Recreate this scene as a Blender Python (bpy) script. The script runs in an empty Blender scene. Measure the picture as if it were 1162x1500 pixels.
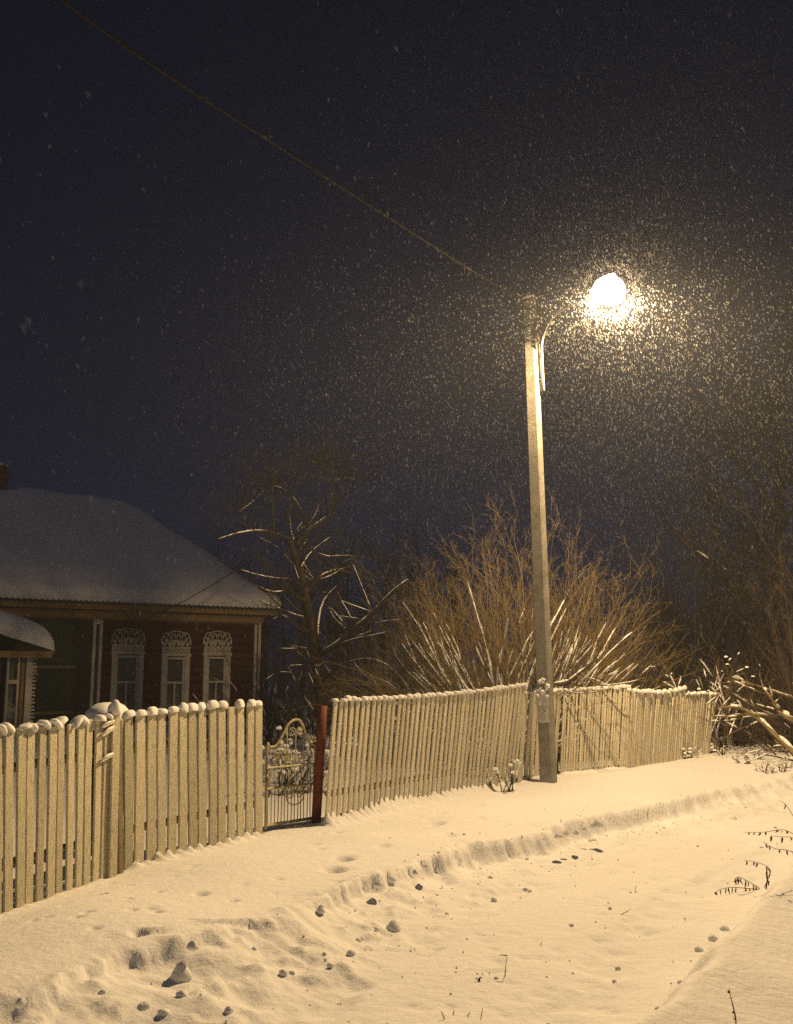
import bpy, math, random
import numpy as np
from mathutils import Vector, Matrix

random.seed(7)
rng = np.random.default_rng(11)
R = math.radians
scene = bpy.context.scene
COL = scene.collection

# ------------------------------------------------------------------ camera
FPX, CX, CY, HZ = 1458.0, 581.0, 750.0, 978.0        # focal length etc. in photo pixels
CAMZ = 1.7
PITCH = math.atan((HZ - CY) / FPX)
cam_d = bpy.data.cameras.new('camera')
cam = bpy.data.objects.new('camera', cam_d); COL.objects.link(cam)
cam.location = (0, 0, CAMZ)
cam.rotation_euler = (math.pi / 2 + PITCH, 0, 0)
cam_d.sensor_fit = 'VERTICAL'; cam_d.sensor_height = 36.0
cam_d.lens = FPX / 1500 * 36.0
cam_d.clip_end = 600
cam_d.dof.use_dof = True; cam_d.dof.focus_distance = 11.5; cam_d.dof.aperture_fstop = 5.0
scene.camera = cam

# ------------------------------------------------------------------ night sky
world = bpy.data.worlds.new('World'); scene.world = world; world.use_nodes = True
wn = world.node_tree; bgn = wn.nodes['Background']
tcw = wn.nodes.new('ShaderNodeTexCoord'); sxyz = wn.nodes.new('ShaderNodeSeparateXYZ'); rmp = wn.nodes.new('ShaderNodeValToRGB')
wn.links.new(tcw.outputs['Generated'], sxyz.inputs[0]); wn.links.new(sxyz.outputs['Z'], rmp.inputs[0]); wn.links.new(rmp.outputs[0], bgn.inputs[0])
cr = rmp.color_ramp                                   # moonless snow-cloud sky, a little bluer towards the horizon
cr.elements[0].position = 0.0; cr.elements[0].color = (0.0090, 0.0122, 0.0310, 1)
cr.elements[1].position = 0.62; cr.elements[1].color = (0.0034, 0.0046, 0.0105, 1)
e_ = cr.elements.new(0.25); e_.color = (0.0050, 0.0070, 0.0175, 1)
bgn.inputs[1].default_value = 1.0
sun_d = bpy.data.lights.new('blue_fill', 'SUN'); sun_d.energy = 0.07; sun_d.angle = R(25); sun_d.color = (0.78, 0.82, 1.0)  # added bluish fill for roof snow and shadows, no moon behind it
sun = bpy.data.objects.new('blue_fill', sun_d); COL.objects.link(sun); sun.rotation_euler = (R(38), 0, R(-35))
LAMP_W = 152.0
LAMP_COL = (1.0, 0.675, 0.325)
BOWL_E = 7.5
HAZE_D = 0.0021

vs = scene.view_settings
vs.view_transform = 'Standard'; vs.look = 'None'; vs.gamma = 1.0; vs.use_curve_mapping = False; vs.exposure = 0.0
cy = scene.cycles
cy.use_denoising = False
cy.max_bounces = 4; cy.diffuse_bounces = 2; cy.glossy_bounces = 2; cy.transmission_bounces = 3; cy.transparent_max_bounces = 8
cy.volume_bounces = 0
cy.sample_clamp_indirect = 0.9
cy.use_adaptive_sampling = False
cy.caustics_reflective = False; cy.caustics_refractive = False

# ------------------------------------------------------------------ helpers
cp, sp = math.cos(PITCH), math.sin(PITCH)
def ray(px, py):
    xr, ur = (px - CX) / FPX, (CY - py) / FPX
    return Vector((xr, cp - ur * sp, sp + ur * cp))
def at(px, py, Y):
    d = ray(px, py); return Vector((0, 0, CAMZ)) + d * (Y / d.y)
def gnd(px, py, z=0.0):
    d = ray(px, py); return Vector((0, 0, CAMZ)) + d * ((z - CAMZ) / d.z)

def tag(o, label=None, cat=None, group=None, kind=None):
    if label: o['label'] = label
    if cat: o['category'] = cat
    if group: o['group'] = group
    if kind: o['kind'] = kind
    return o
def empty(name, loc=(0, 0, 0), rz=0.0, parent=None):
    o = bpy.data.objects.new(name, None); COL.objects.link(o)
    o.location = loc; o.rotation_euler = (0, 0, rz); o.empty_display_size = 0.1
    if parent: o.parent = parent
    return o
def link(name, me, parent=None, loc=None, mat3=None):
    o = bpy.data.objects.new(name, me); COL.objects.link(o)
    if parent: o.parent = parent
    if mat3 is not None: o.matrix_local = Matrix.Translation(loc) @ mat3.to_4x4()
    elif loc is not None: o.location = loc
    return o

def np_mesh(name, V, F, smooth=True, mats=None):
    """V (n,3); F list of index arrays (m,k)"""
    me = bpy.data.meshes.new(name)
    V = np.asarray(V, dtype=np.float32)
    Fs = [np.asarray(f, dtype=np.int32) for f in (F if isinstance(F, list) else [F]) if len(f)]
    nl = sum(f.size for f in Fs); nf = sum(len(f) for f in Fs)
    me.vertices.add(len(V)); me.vertices.foreach_set('co', V.ravel())
    me.loops.add(nl); me.polygons.add(nf)
    me.loops.foreach_set('vertex_index', np.concatenate([f.ravel() for f in Fs]))
    st = []; o = 0
    for f in Fs:
        st.append(o + np.arange(len(f)) * f.shape[1]); o += f.size
    me.polygons.foreach_set('loop_start', np.concatenate(st).astype(np.int32))
    me.polygons.foreach_set('use_smooth', np.full(nf, smooth, dtype=bool))
    me.update(calc_edges=True)
    if nf < 50000: me.validate()
    if mats: me.materials.append(mats)
    return me

def tubes_np(P, Rr, m=4, flat=1.0):
    """P (N,K,3), Rr (N,K) -> V,F (quads) ; ends closed by zero-ish radius not needed"""
    N, K, _ = P.shape
    T = np.gradient(P, axis=1) if K > 2 else np.repeat(P[:, 1:] - P[:, :1], 2, axis=1)
    T /= np.linalg.norm(T, axis=2, keepdims=True) + 1e-9
    mean = P[:, -1] - P[:, 0]; mean /= np.linalg.norm(mean, axis=1, keepdims=True) + 1e-9
    ref = np.where(np.abs(mean[:, 2:3]) > 0.85, np.array([[0.94, 0.33, 0.05]]), np.array([[0, 0, 1.0]]))
    n1 = np.cross(T, ref[:, None, :]); n1 /= np.linalg.norm(n1, axis=2, keepdims=True) + 1e-9
    n2 = np.cross(n1, T)
    a = np.arange(m) * 2 * np.pi / m
    V = P[:, :, None, :] + Rr[:, :, None, None] * (np.cos(a)[None, None, :, None] * n1[:, :, None, :] + flat * np.sin(a)[None, None, :, None] * n2[:, :, None, :])
    V = V.reshape(-1, 3)
    base = (np.arange(N) * K * m)[:, None, None] + (np.arange(K - 1) * m)[None, :, None] + np.arange(m)[None, None, :]
    nxt = (np.arange(N) * K * m)[:, None, None] + (np.arange(K - 1) * m)[None, :, None] + ((np.arange(m) + 1) % m)[None, None, :]
    F = np.stack([base, nxt, nxt + m, base + m], axis=-1).reshape(-1, 4)
    caps = []
    if m == 4:
        i0 = (np.arange(N) * K * m)[:, None] + np.array([3, 2, 1, 0]); i1 = (np.arange(N) * K * m + (K - 1) * m)[:, None] + np.arange(4)
        F = np.concatenate([F, i0, i1])
    return V, F

class MB:
    def __init__(s): s.v = []; s.f = {}; s.n = 0
    def add(s, V, F):
        V = np.asarray(V, float).reshape(-1, 3)
        for f in (F if isinstance(F, list) and isinstance(F[0], np.ndarray) else [np.array(F)]):
            f = np.asarray(f, int)
            s.f.setdefault(f.shape[1], []).append(f + s.n)
        s.v.append(V); s.n += len(V); return s
    def box(s, c, size, M=None, taper=1.0):
        h = np.array(size) / 2
        V = np.array([[x, y, z] for z in (-1, 1) for y in (-1, 1) for x in (-1, 1)], float)
        V[4:, :2] *= taper
        V = V * h
        if M is not None: V = V @ np.array(M).T
        V = V + np.array(c)
        F = [[0, 2, 3, 1], [4, 5, 7, 6], [0, 1, 5, 4], [2, 6, 7, 3], [0, 4, 6, 2], [1, 3, 7, 5]]
        return s.add(V, F)
    def tube(s, pts, r, m=6, flat=1.0, cap=True):
        P = np.array([list(p) for p in pts], float)[None]
        rr = np.full((1, P.shape[1]), r) if np.isscalar(r) else np.array(r, float)[None]
        V, F = tubes_np(P, rr, m, flat)
        s.add(V, F)
        if cap and m != 4:
            s.f.setdefault(m, []).append(np.array([np.arange(m)[::-1] + s.n - len(V), np.arange(m) + s.n - m]))
        return s
    def prism(s, outline, d, M=None, o=(0, 0, 0)):
        """outline [(x,z)] extruded along y by d, through matrix rows"""
        n = len(outline)
        V = [(x, 0, z) for x, z in outline] + [(x, d, z) for x, z in outline]
        V = np.array(V, float)
        if M is not None: V = V @ np.array(M).T
        V = V + np.array(o)
        s.add(V, [np.array([[i, (i + 1) % n, n + (i + 1) % n, n + i] for i in range(n)])])
        s.f.setdefault(n, []).append(np.array([np.arange(n)[::-1] + s.n - 2 * n, np.arange(n) + s.n - n]))
        return s
    def mesh(s, name, mat, smooth=False):
        return np_mesh(name, np.concatenate(s.v), [np.concatenate(f) for f in s.f.values()], smooth, mat)
    def build(s, name, mat, parent=None, smooth=False, loc=None):
        return link(name, s.mesh(name, mat, smooth), parent, loc)

def smoothpath(pts, n):
    P = np.array([list(p) for p in pts], float)
    P = np.vstack([2 * P[0] - P[1], P, 2 * P[-1] - P[-2]])
    out = []
    segs = len(P) - 3
    for k in range(n):
        t = k / (n - 1) * segs; i = min(int(t), segs - 1); t -= i
        a, b, c, d = P[i:i + 4]
        out.append(0.5 * (2 * b + (c - a) * t + (2 * a - 5 * b + 4 * c - d) * t * t + (3 * b - a - 3 * c + d) * t ** 3))
    return np.array(out)

def hash2(ix, iy, seed):
    h = (ix.astype(np.int64) * 374761393 + iy.astype(np.int64) * 668265263 + seed * 1442695041) & 0x7fffffff
    h = ((h ^ (h >> 13)) * 1274126177) & 0x7fffffff
    h = h ^ (h >> 16)
    return (h & 0xffff) / 65535.0
def vnoise(x, y, seed=0):
    ix, iy = np.floor(x), np.floor(y); fx, fy = x - ix, y - iy
    fx = fx * fx * fx * (fx * (fx * 6 - 15) + 10); fy = fy * fy * fy * (fy * (fy * 6 - 15) + 10)
    a = hash2(ix, iy, seed); b = hash2(ix + 1, iy, seed); c = hash2(ix, iy + 1, seed); d = hash2(ix + 1, iy + 1, seed)
    return (a + (b - a) * fx) * (1 - fy) + (c + (d - c) * fx) * fy - 0.5
def fbm(x, y, f, o=4, seed=0, g=0.5):
    r = 0; a = 1
    for k in range(o):
        r = r + a * vnoise(x * f + 17.3 * k, y * f - 9.1 * k, seed + k); f *= 2.03; a *= g
    return r

# ------------------------------------------------------------------ materials
def mat(name, col, rough=0.7, col2=None, scale=6.0, stretch=(1, 1, 1), bump=0.0, bscale=40.0, metal=0.0, rand=0.0, dirt=None, obj=True, spec=0.3, detail=6):
    m = bpy.data.materials.new(name); m.use_nodes = True
    nt = m.node_tree; b = nt.nodes['Principled BSDF']
    b.inputs['Roughness'].default_value = rough; b.inputs['Metallic'].default_value = metal
    b.inputs['Specular IOR Level'].default_value = spec
    tc = nt.nodes.new('ShaderNodeTexCoord'); mp = nt.nodes.new('ShaderNodeMapping'); mp.inputs['Scale'].default_value = stretch
    nt.links.new(tc.outputs['Object'], mp.inputs[0])
    vec = mp.outputs[0]
    if rand:
        oi = nt.nodes.new('ShaderNodeObjectInfo'); ad = nt.nodes.new('ShaderNodeVectorMath'); ad.operation = 'ADD'
        mu = nt.nodes.new('ShaderNodeMath'); mu.operation = 'MULTIPLY'; mu.inputs[1].default_value = 37.0
        nt.links.new(oi.outputs['Random'], mu.inputs[0]); nt.links.new(vec, ad.inputs[0]); nt.links.new(mu.outputs[0], ad.inputs[1]); vec = ad.outputs[0]
    def noise(s, det=detail):
        n = nt.nodes.new('ShaderNodeTexNoise'); n.inputs['Scale'].default_value = s; n.inputs['Detail'].default_value = det
        nt.links.new(vec, n.inputs['Vector']); return n.outputs['Fac']
    c2 = col2 or tuple(c * 0.7 for c in col)
    mx = nt.nodes.new('ShaderNodeMix'); mx.data_type = 'RGBA'
    mx.inputs[6].default_value = (*c2, 1); mx.inputs[7].default_value = (*col, 1)
    mr = nt.nodes.new('ShaderNodeMapRange'); mr.inputs[1].default_value = 0.3; mr.inputs[2].default_value = 0.65
    nt.links.new(noise(scale), mr.inputs[0]); nt.links.new(mr.outputs[0], mx.inputs[0])
    out = mx.outputs[2]
    if dirt:
        d = nt.nodes.new('ShaderNodeMix'); d.data_type = 'RGBA'; d.inputs[7].default_value = (*dirt, 1)
        r2 = nt.nodes.new('ShaderNodeMapRange'); r2.inputs[1].default_value = 0.55; r2.inputs[2].default_value = 0.72
        nt.links.new(noise(scale * 2.7, 8), r2.inputs[0]); nt.links.new(r2.outputs[0], d.inputs[0]); nt.links.new(out, d.inputs[6]); out = d.outputs[2]
    if rand:
        hs = nt.nodes.new('ShaderNodeHueSaturation'); m2 = nt.nodes.new('ShaderNodeMapRange')
        m2.inputs[3].default_value = 1 - rand; m2.inputs[4].default_value = 1 + rand
        nt.links.new(oi.outputs['Random'], m2.inputs[0]); nt.links.new(m2.outputs[0], hs.inputs['Value']); nt.links.new(out, hs.inputs['Color']); out = hs.outputs[0]
    nt.links.new(out, b.inputs['Base Color'])
    if bump:
        bp = nt.nodes.new('ShaderNodeBump'); bp.inputs['Strength'].default_value = bump; bp.inputs['Distance'].default_value = 0.02
        nt.links.new(noise(bscale, 4), bp.inputs['Height']); nt.links.new(bp.outputs[0], b.inputs['Normal'])
    return m

def snow_mat(name, sparkle=False, bump=0.5):
    m = bpy.data.materials.new(name); m.use_nodes = True
    nt = m.node_tree; b = nt.nodes['Principled BSDF']
    b.inputs['Base Color'].default_value = (0.86, 0.87, 0.89, 1); b.inputs['Roughness'].default_value = 0.75
    b.inputs['Specular IOR Level'].default_value = 0.2
    tc = nt.nodes.new('ShaderNodeTexCoord')
    n1 = nt.nodes.new('ShaderNodeTexNoise'); n1.inputs['Scale'].default_value = 14; n1.inputs['Detail'].default_value = 9; n1.inputs['Roughness'].default_value = 0.62
    nt.links.new(tc.outputs['Object'], n1.inputs['Vector'])
    n2 = nt.nodes.new('ShaderNodeTexNoise'); n2.inputs['Scale'].default_value = 130; n2.inputs['Detail'].default_value = 3
    nt.links.new(tc.outputs['Object'], n2.inputs['Vector'])
    ad = nt.nodes.new('ShaderNodeMath'); ad.operation = 'MULTIPLY_ADD'; ad.inputs[1].default_value = 0.12
    nt.links.new(n2.outputs['Fac'], ad.inputs[0]); nt.links.new(n1.outputs['Fac'], ad.inputs[2])
    bp = nt.nodes.new('ShaderNodeBump'); bp.inputs['Strength'].default_value = bump; bp.inputs['Distance'].default_value = 0.03
    nt.links.new(ad.outputs[0], bp.inputs['Height']); nt.links.new(bp.outputs[0], b.inputs['Normal'])
    return m

M = {}
M['snow'] = snow_mat('snow_ground_material', True, 0.55)
M['snow_soft'] = snow_mat('snow_soft_material', False, 0.30)
M['picket'] = mat('old_cream_paint', (0.86, 0.81, 0.65), 0.75, (0.66, 0.60, 0.45), 9, (14, 14, 1.0), 0.5, 60, rand=0.14, dirt=(0.16, 0.13, 0.08))
M['picket_dim'] = mat('old_cream_paint_dim_olive', (0.74, 0.70, 0.53), 0.8, (0.54, 0.50, 0.36), 9, (14, 14, 1.0), 0.6, 60, rand=0.2, dirt=(0.15, 0.13, 0.08))  # same cream paint, toned darker and olive where less lit and wet
M['rail'] = mat('weathered_rail', (0.34, 0.29, 0.19), 0.85, (0.22, 0.18, 0.11), 9, (2, 8, 8), 0.4, 60)
M['rust'] = mat('rusty_red_pipe', (0.20, 0.045, 0.018), 0.7, (0.11, 0.03, 0.015), 9, bump=0.3)
M['iron'] = mat('yellowed_gate_paint', (0.50, 0.45, 0.26), 0.55, (0.34, 0.28, 0.14), 30, dirt=(0.14, 0.07, 0.03))
M['concrete'] = mat('pole_concrete', (0.33, 0.32, 0.28), 0.9, (0.23, 0.22, 0.19), 5, bump=0.5, bscale=90, dirt=(0.20, 0.18, 0.14), detail=9)
M['galv'] = mat('lamp_arm_steel', (0.55, 0.53, 0.48), 0.5, (0.40, 0.38, 0.33), 12, metal=0.3)
M['cable'] = mat('black_cable', (0.022, 0.017, 0.012), 0.6, (0.015, 0.012, 0.009), 20)
M['paper'] = mat('paper_sheet', (0.72, 0.70, 0.66), 0.8, (0.60, 0.57, 0.52), 14, bump=0.15, bscale=25)
M['print'] = mat('faded_print', (0.42, 0.39, 0.35), 0.8, (0.36, 0.33, 0.30), 10)
M['log'] = mat('red_brown_logs', (0.14, 0.036, 0.018), 0.85, (0.085, 0.024, 0.013), 4, (0.6, 4, 4), 0.5, 30)
M['trim'] = mat('house_white_trim', (0.76, 0.73, 0.66), 0.75, (0.60, 0.56, 0.49), 6)
M['frieze'] = mat('eave_boards', (0.40, 0.27, 0.13), 0.8, (0.27, 0.18, 0.09), 4, (1, 5, 5))
M['green'] = mat('green_veranda_boards', (0.060, 0.090, 0.060), 0.8, (0.038, 0.060, 0.042), 4, (5, 5, 1))
M['slate'] = mat('grey_corrugated_slate', (0.22, 0.20, 0.17), 0.9, (0.15, 0.135, 0.12), 8)
M['curtain'] = mat('grey_curtain', (0.34, 0.32, 0.28), 0.9, (0.24, 0.22, 0.19), 3, (6, 6, 1))
M['brick'] = mat('chimney_brick', (0.25, 0.12, 0.075), 0.9, (0.17, 0.08, 0.05), 6)
M['bark'] = mat('dark_bark', (0.075, 0.055, 0.038), 0.9, (0.045, 0.033, 0.024), 8, bump=0.5, bscale=30)
M['bark_dark'] = mat('thicket_bark', (0.034, 0.026, 0.018), 0.9, (0.022, 0.017, 0.012), 8)
M['twig'] = mat('ochre_twigs', (0.215, 0.162, 0.080), 0.8, (0.135, 0.103, 0.053), 3)
M['weed'] = mat('dry_weed_stalk', (0.085, 0.042, 0.020), 0.8, (0.05, 0.026, 0.014), 12)
M['housing'] = mat('lamp_housing_grey', (0.30, 0.30, 0.30), 0.5, (0.22, 0.22, 0.22), 8, metal=0.2)
M['dark'] = mat('dark_fittings_and_shade', (0.05, 0.045, 0.04), 0.7, (0.035, 0.03, 0.027), 12)

g = bpy.data.materials.new('window_glass'); g.use_nodes = True; M['glass'] = g
nt = g.node_tree; nt.nodes.remove(nt.nodes['Principled BSDF'])
gl = nt.nodes.new('ShaderNodeBsdfGlossy'); gl.inputs['Roughness'].default_value = 0.06; gl.inputs['Color'].default_value = (0.9, 0.9, 0.9, 1)
tr = nt.nodes.new('ShaderNodeBsdfTransparent'); tr.inputs['Color'].default_value = (0.88, 0.9, 0.88, 1)
mx = nt.nodes.new('ShaderNodeMixShader'); mx.inputs[0].default_value = 0.10
nt.links.new(tr.outputs[0], mx.inputs[1]); nt.links.new(gl.outputs[0], mx.inputs[2]); nt.links.new(mx.outputs[0], nt.nodes['Material Output'].inputs[0])

fm = bpy.data.materials.new('snowflake'); fm.use_nodes = True; M['flake'] = fm
nt = fm.node_tree; nt.nodes.remove(nt.nodes['Principled BSDF'])
df = nt.nodes.new('ShaderNodeBsdfDiffuse'); df.inputs[0].default_value = (0.84, 0.87, 0.95, 1)
tl = nt.nodes.new('ShaderNodeBsdfTranslucent'); tl.inputs[0].default_value = (0.84, 0.87, 0.95, 1)
mx = nt.nodes.new('ShaderNodeMixShader'); mx.inputs[0].default_value = 0.5
nt.links.new(df.outputs[0], mx.inputs[1]); nt.links.new(tl.outputs[0], mx.inputs[2])
tp_ = nt.nodes.new('ShaderNodeBsdfTransparent'); m2_ = nt.nodes.new('ShaderNodeMixShader'); m2_.inputs[0].default_value = 0.024      # thin, mostly clear crystals
nt.links.new(tp_.outputs[0], m2_.inputs[1]); nt.links.new(mx.outputs[0], m2_.inputs[2]); nt.links.new(m2_.outputs[0], nt.nodes['Material Output'].inputs[0])

im = bpy.data.materials.new('ice'); im.use_nodes = True; M['ice'] = im
b = im.node_tree.nodes['Principled BSDF']; b.inputs['Base Color'].default_value = (0.8, 0.82, 0.85, 1); b.inputs['Roughness'].default_value = 0.12
b.inputs['Transmission Weight'].default_value = 0.5; b.inputs['IOR'].default_value = 1.31

# ------------------------------------------------------------------ terrain
U2 = np.array([0.62, 0.7846]); V2 = np.array([0.7846, -0.62])      # along the lane, across it
def st(p): return p[0] * U2[0] + p[1] * U2[1], p[0] * V2[0] + p[1] * V2[1]
def xy(s, t): return s * U2[0] + t * V2[0], s * U2[1] + t * V2[1]

# fence base control points: photo pixel of the foot, height of the ground there
FB = [(-60, 1362, -0.01), (0, 1340, 0.0), (155, 1285, 0.035), (180, 1275, 0.045), (385, 1226, 0.09), (478, 1210, 0.13), (620, 1180, 0.20), (755, 1150, 0.25), (800, 1142, 0.25), (925, 1126, 0.28), (1040, 1106, 0.30)]
FBP = [gnd(a, b, c) for a, b, c in FB]
fs = np.array([st(p)[0] for p in FBP]); ft = np.array([st(p)[1] for p in FBP]); fz = np.array([c for _, _, c in FB])
def roadz(s): return np.interp(s, [0, 8, 12, 17, 30], [0, 0.0, 0.06, 0.16, 0.22])
def line(pix, dz):
    S, T = [], []
    for a, b in pix:
        z = dz
        for _ in range(4):
            p = gnd(a, b, z); s, t = st(p); z = float(roadz(s)) + dz
        S.append(s); T.append(t)
    o = np.argsort(S); return np.array(S)[o], np.array(T)[o]
eS, eT = line([(-260, 1585), (0, 1468), (130, 1418), (240, 1385), (390, 1345), (520, 1295), (610, 1262), (690, 1240), (760, 1231), (850, 1206), (900, 1191), (960, 1180), (1060, 1158), (1162, 1138)], 0.15)
gS, gT = line([(40, 1620), (330, 1500), (440, 1430), (530, 1375), (600, 1330), (660, 1290), (720, 1262), (860, 1229), (960, 1203), (1100, 1177), (1162, 1166)], 0.0)
rS, rT = line([(820, 1600), (930, 1500), (990, 1440), (1050, 1380), (1095, 1325), (1130, 1300), (1162, 1282), (1300, 1235)], 0.02)
def xt(S, T, s):      # interpolation with straight extrapolation along the lane
    return np.interp(s, S, T)
sm = lambda x: x * x * (3 - 2 * x)

clod_pix = [(265, 1432, 20), (262, 1408, 17), (283, 1387, 11), (210, 1477, 11), (240, 1484, 8), (266, 1459, 9), (576, 1361, 15), (430, 1410, 7), (415, 1427, 7), (428, 1427, 6), (515, 1398, 8), (484, 1415, 6), (474, 1385, 6), (525, 1378, 6), (335, 1482, 8), (724, 1319, 6), (770, 1304, 5), (776, 1306, 4), (1045, 1377, 9), (1024, 1392, 7), (1061, 1362, 8), (966, 1480, 7), (998, 1440, 6), (1073, 1200, 8), (1048, 1196, 7), (1090, 1184, 5), (962, 1192, 7), (868, 1233, 7), (150, 1455, 6), (30, 1470, 9), (75, 1480, 12), (372, 1392, 6), (905, 1420, 5), (655, 1340, 5), (900, 1438, 4)]

for k_ in range(15):
    q_ = random.random(); ax_ = 440 + 620 * q_; ay_ = float(np.interp(ax_, [430, 530, 600, 720, 860, 960, 1100], [1425, 1372, 1328, 1262, 1232, 1203, 1178])) + random.gauss(0, 7)
    clod_pix.append((ax_, ay_, random.uniform(2.5, 6.5) * (1.1 - .45 * q_)))
for k_ in range(30):
    ax_ = 470 + 420 * (k_ + random.uniform(-.4, .4)) / 30; ay_ = float(np.interp(ax_, [470, 520, 610, 690, 760, 850, 900], [1315, 1295, 1262, 1240, 1231, 1206, 1191])) + random.uniform(9, 20)
    clod_pix.append((ax_, ay_, random.uniform(5.5, 10.5)))
def terrain(s, t, detail=True):
    x, y = xy(s, t)
    tf = xt(fs, ft, s); zf = np.interp(s, fs, fz)
    te = xt(eS, eT, s); tg = xt(gS, gT, s); tr_ = xt(rS, rT, s)
    zr = roadz(s)
    if detail:
        n1 = fbm(s, t * 0.3, 1.6, 3, 5); n2 = fbm(s, t * 0.5, 7.0, 3, 9)
        rough = np.interp(s, [3, 6.5, 8, 12, 16], [0.7, 0.9, 1.0, 0.9, 0.5])
        off = (0.20 * n1 + 0.13 * n2) * rough
        c1 = np.floor(s * 3.1 + 1.3 * vnoise(s * 1.9, s * 0, 61) + .25 * vnoise(t * 9, s * 3, 63)); c2 = np.floor(s * 8.3 + 1.1 * vnoise(s * 3.9, s * 0, 62))
        brk = (hash2(c1, c1 * 0, 64) - .5) * .11 + (hash2(c2, c2 * 0, 65) - .5) * .04
        off = off * .7 + brk * np.interp(s, [3, 6, 7, 12, 16], [.35, .6, 1.0, .9, .4])
        te = te + off; tg = np.maximum(tg + off * 0.8 + 0.10 * fbm(s, t, 3, 3, 31), te + 0.10)
    # verge between the fence and the plough edge
    q = np.clip((t - tf) / np.maximum(te - tf, 0.3), 0, 1)
    zl = zr + 0.15
    zv = zf + (zl - zf) * sm(q) + 0.05 * np.sin(np.pi * q)
    # plough bank
    w = np.clip((t - te) / np.maximum(tg - te, 0.08), 0, 1)
    steep = np.interp(s, [3, 6, 7.5, 12, 17], [1.0, 1.1, 1.35, 1.3, 1.0]) + (0.9 * np.clip(vnoise(s * 1.1, t * 0 + 3.3, 91) * 2, -.3, 1) if detail else 0)
    if detail:
        drop = np.clip(0.22 + 1.5 * vnoise(s * 1.25, s * 0 + 5.1, 93), 0, .75)
        fall = drop * (1 - sm(np.clip((t - te) / 0.045, 0, 1))) + (1 - drop) * (1 - w) ** steep
    else: fall = (1 - w) ** steep
    z = np.where(t < te, zv, zr + (zl - zr) * fall)
    # garden behind the fence
    z = np.where(t < tf, zf - 0.06 * sm(np.clip((tf - t) / 1.5, 0, 1)) + 0.0 * t, z)
    # right-hand bank
    if detail: tr_ = tr_ + 0.06 * fbm(s, t * .2, 3.0, 3, 55)
    w2 = np.clip((t - tr_) / 0.34, 0, 1)
    z = z + np.where(t > tr_, 0.30 * sm(w2) - 0.19 * np.clip(t - tr_ - 0.30, 0, 1.6), 0)
    # snow banks high against the far thicket
    if detail:
        onroad = np.clip((t - tg) / 0.3, 0, 1) * np.clip((tr_ - t) / 0.3, 0, 1)
        verge = np.clip((te - t) / 0.3, 0, 1)
        bank = np.clip((t - te + 0.1) / 0.12, 0, 1) * np.clip((tg + 0.5 - t) / 0.5, 0, 1)
        near = np.clip((22 - s) / 6, 0, 1)
        z = z + near * (0.030 * fbm(x, y, 0.9, 2, 2) + 0.10 * verge * fbm(s * 0.7, t, 0.8, 2, 3) * np.clip((t - tf) / 0.6, 0, 1))
        z = z + near * onroad * (0.012 * fbm(s * 0.25, t * 1.5, 3.0, 4, 12) + 0.020 * np.clip(fbm(x, y, 5.0, 3, 44) - 0.22, -0.0, 1) * -1.6)
        # ruts along the lane
        mid = (tg + tr_) / 2
        z = z - near * onroad * (0.032 + .03 * vnoise(s * 7, t * 5, 97)) * (np.exp(-((t - mid - 0.62 - .12 * vnoise(s * .5, t * 0, 98)) / 0.17) ** 4) + np.exp(-((t - mid + 0.62 - .12 * vnoise(s * .5, t * 0, 98)) / 0.17) ** 4))
        groove = np.abs(vnoise(s * 5.3 + 1.2 * vnoise(t * 4, s * 2, 71), t * 1.3, 77)) * 1.5 + np.abs(vnoise(s * 13 + 0.6 * vnoise(t * 6, s * 2, 72), t * 2.3, 78)) * .9 + fbm(x, y, 18.0, 2, 79) * .3
        z = z - near * bank * (0.030 * groove * np.clip(1.2 - w, 0, 1) * np.interp(s, [3, 6, 8, 14], [0.5, 0.8, 1.0, 0.6]))
        lump = np.clip(fbm(x, y, 6.5, 3, 21) - 0.08, 0, 1)
        z = z + near * bank * 0.075 * lump * np.interp(s, [3, 6, 8, 16], [1.0, 0.9, 0.5, 0.6])
        z = z + near * bank * 0.055 * fbm(x, y, 3.0, 3, 23) + near * 0.030 * np.exp(-((t - te + .03) / .09) ** 2) * (0.6 + 1.2 * vnoise(s * 2.2, t * .5, 88))
    return z
def gz(p): 
    s, t = st(p); return float(terrain(np.array([s]), np.array([t]), False)[0])

def graded(knots):
    out = []
    for a, b, d0, d1 in knots:
        x = a
        while x < b - 1e-6:
            out.append(x); k = (x - a) / (b - a); x += d0 + (d1 - d0) * k
    out.append(knots[-1][1]); return np.array(out)
Sg = graded([(-140, -10, 14, 1.5), (-10, 2.6, 1.2, 0.06), (2.6, 9.5, 0.023, 0.026), (9.5, 18, 0.026, 0.07), (18, 34, 0.08, 0.9), (34, 150, 1.2, 14)])
Tg = graded([(-150, -30, 14, 1.5), (-30, -7.3, 1.2, 0.06), (-7.3, -1.2, 0.025, 0.025), (-1.2, 2, 0.03, 0.10), (2, 20, 0.15, 1.5), (20, 150, 2, 14)])
SS, TT = np.meshgrid(Sg, Tg, indexing='ij')
ZZ = terrain(SS, TT)

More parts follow.
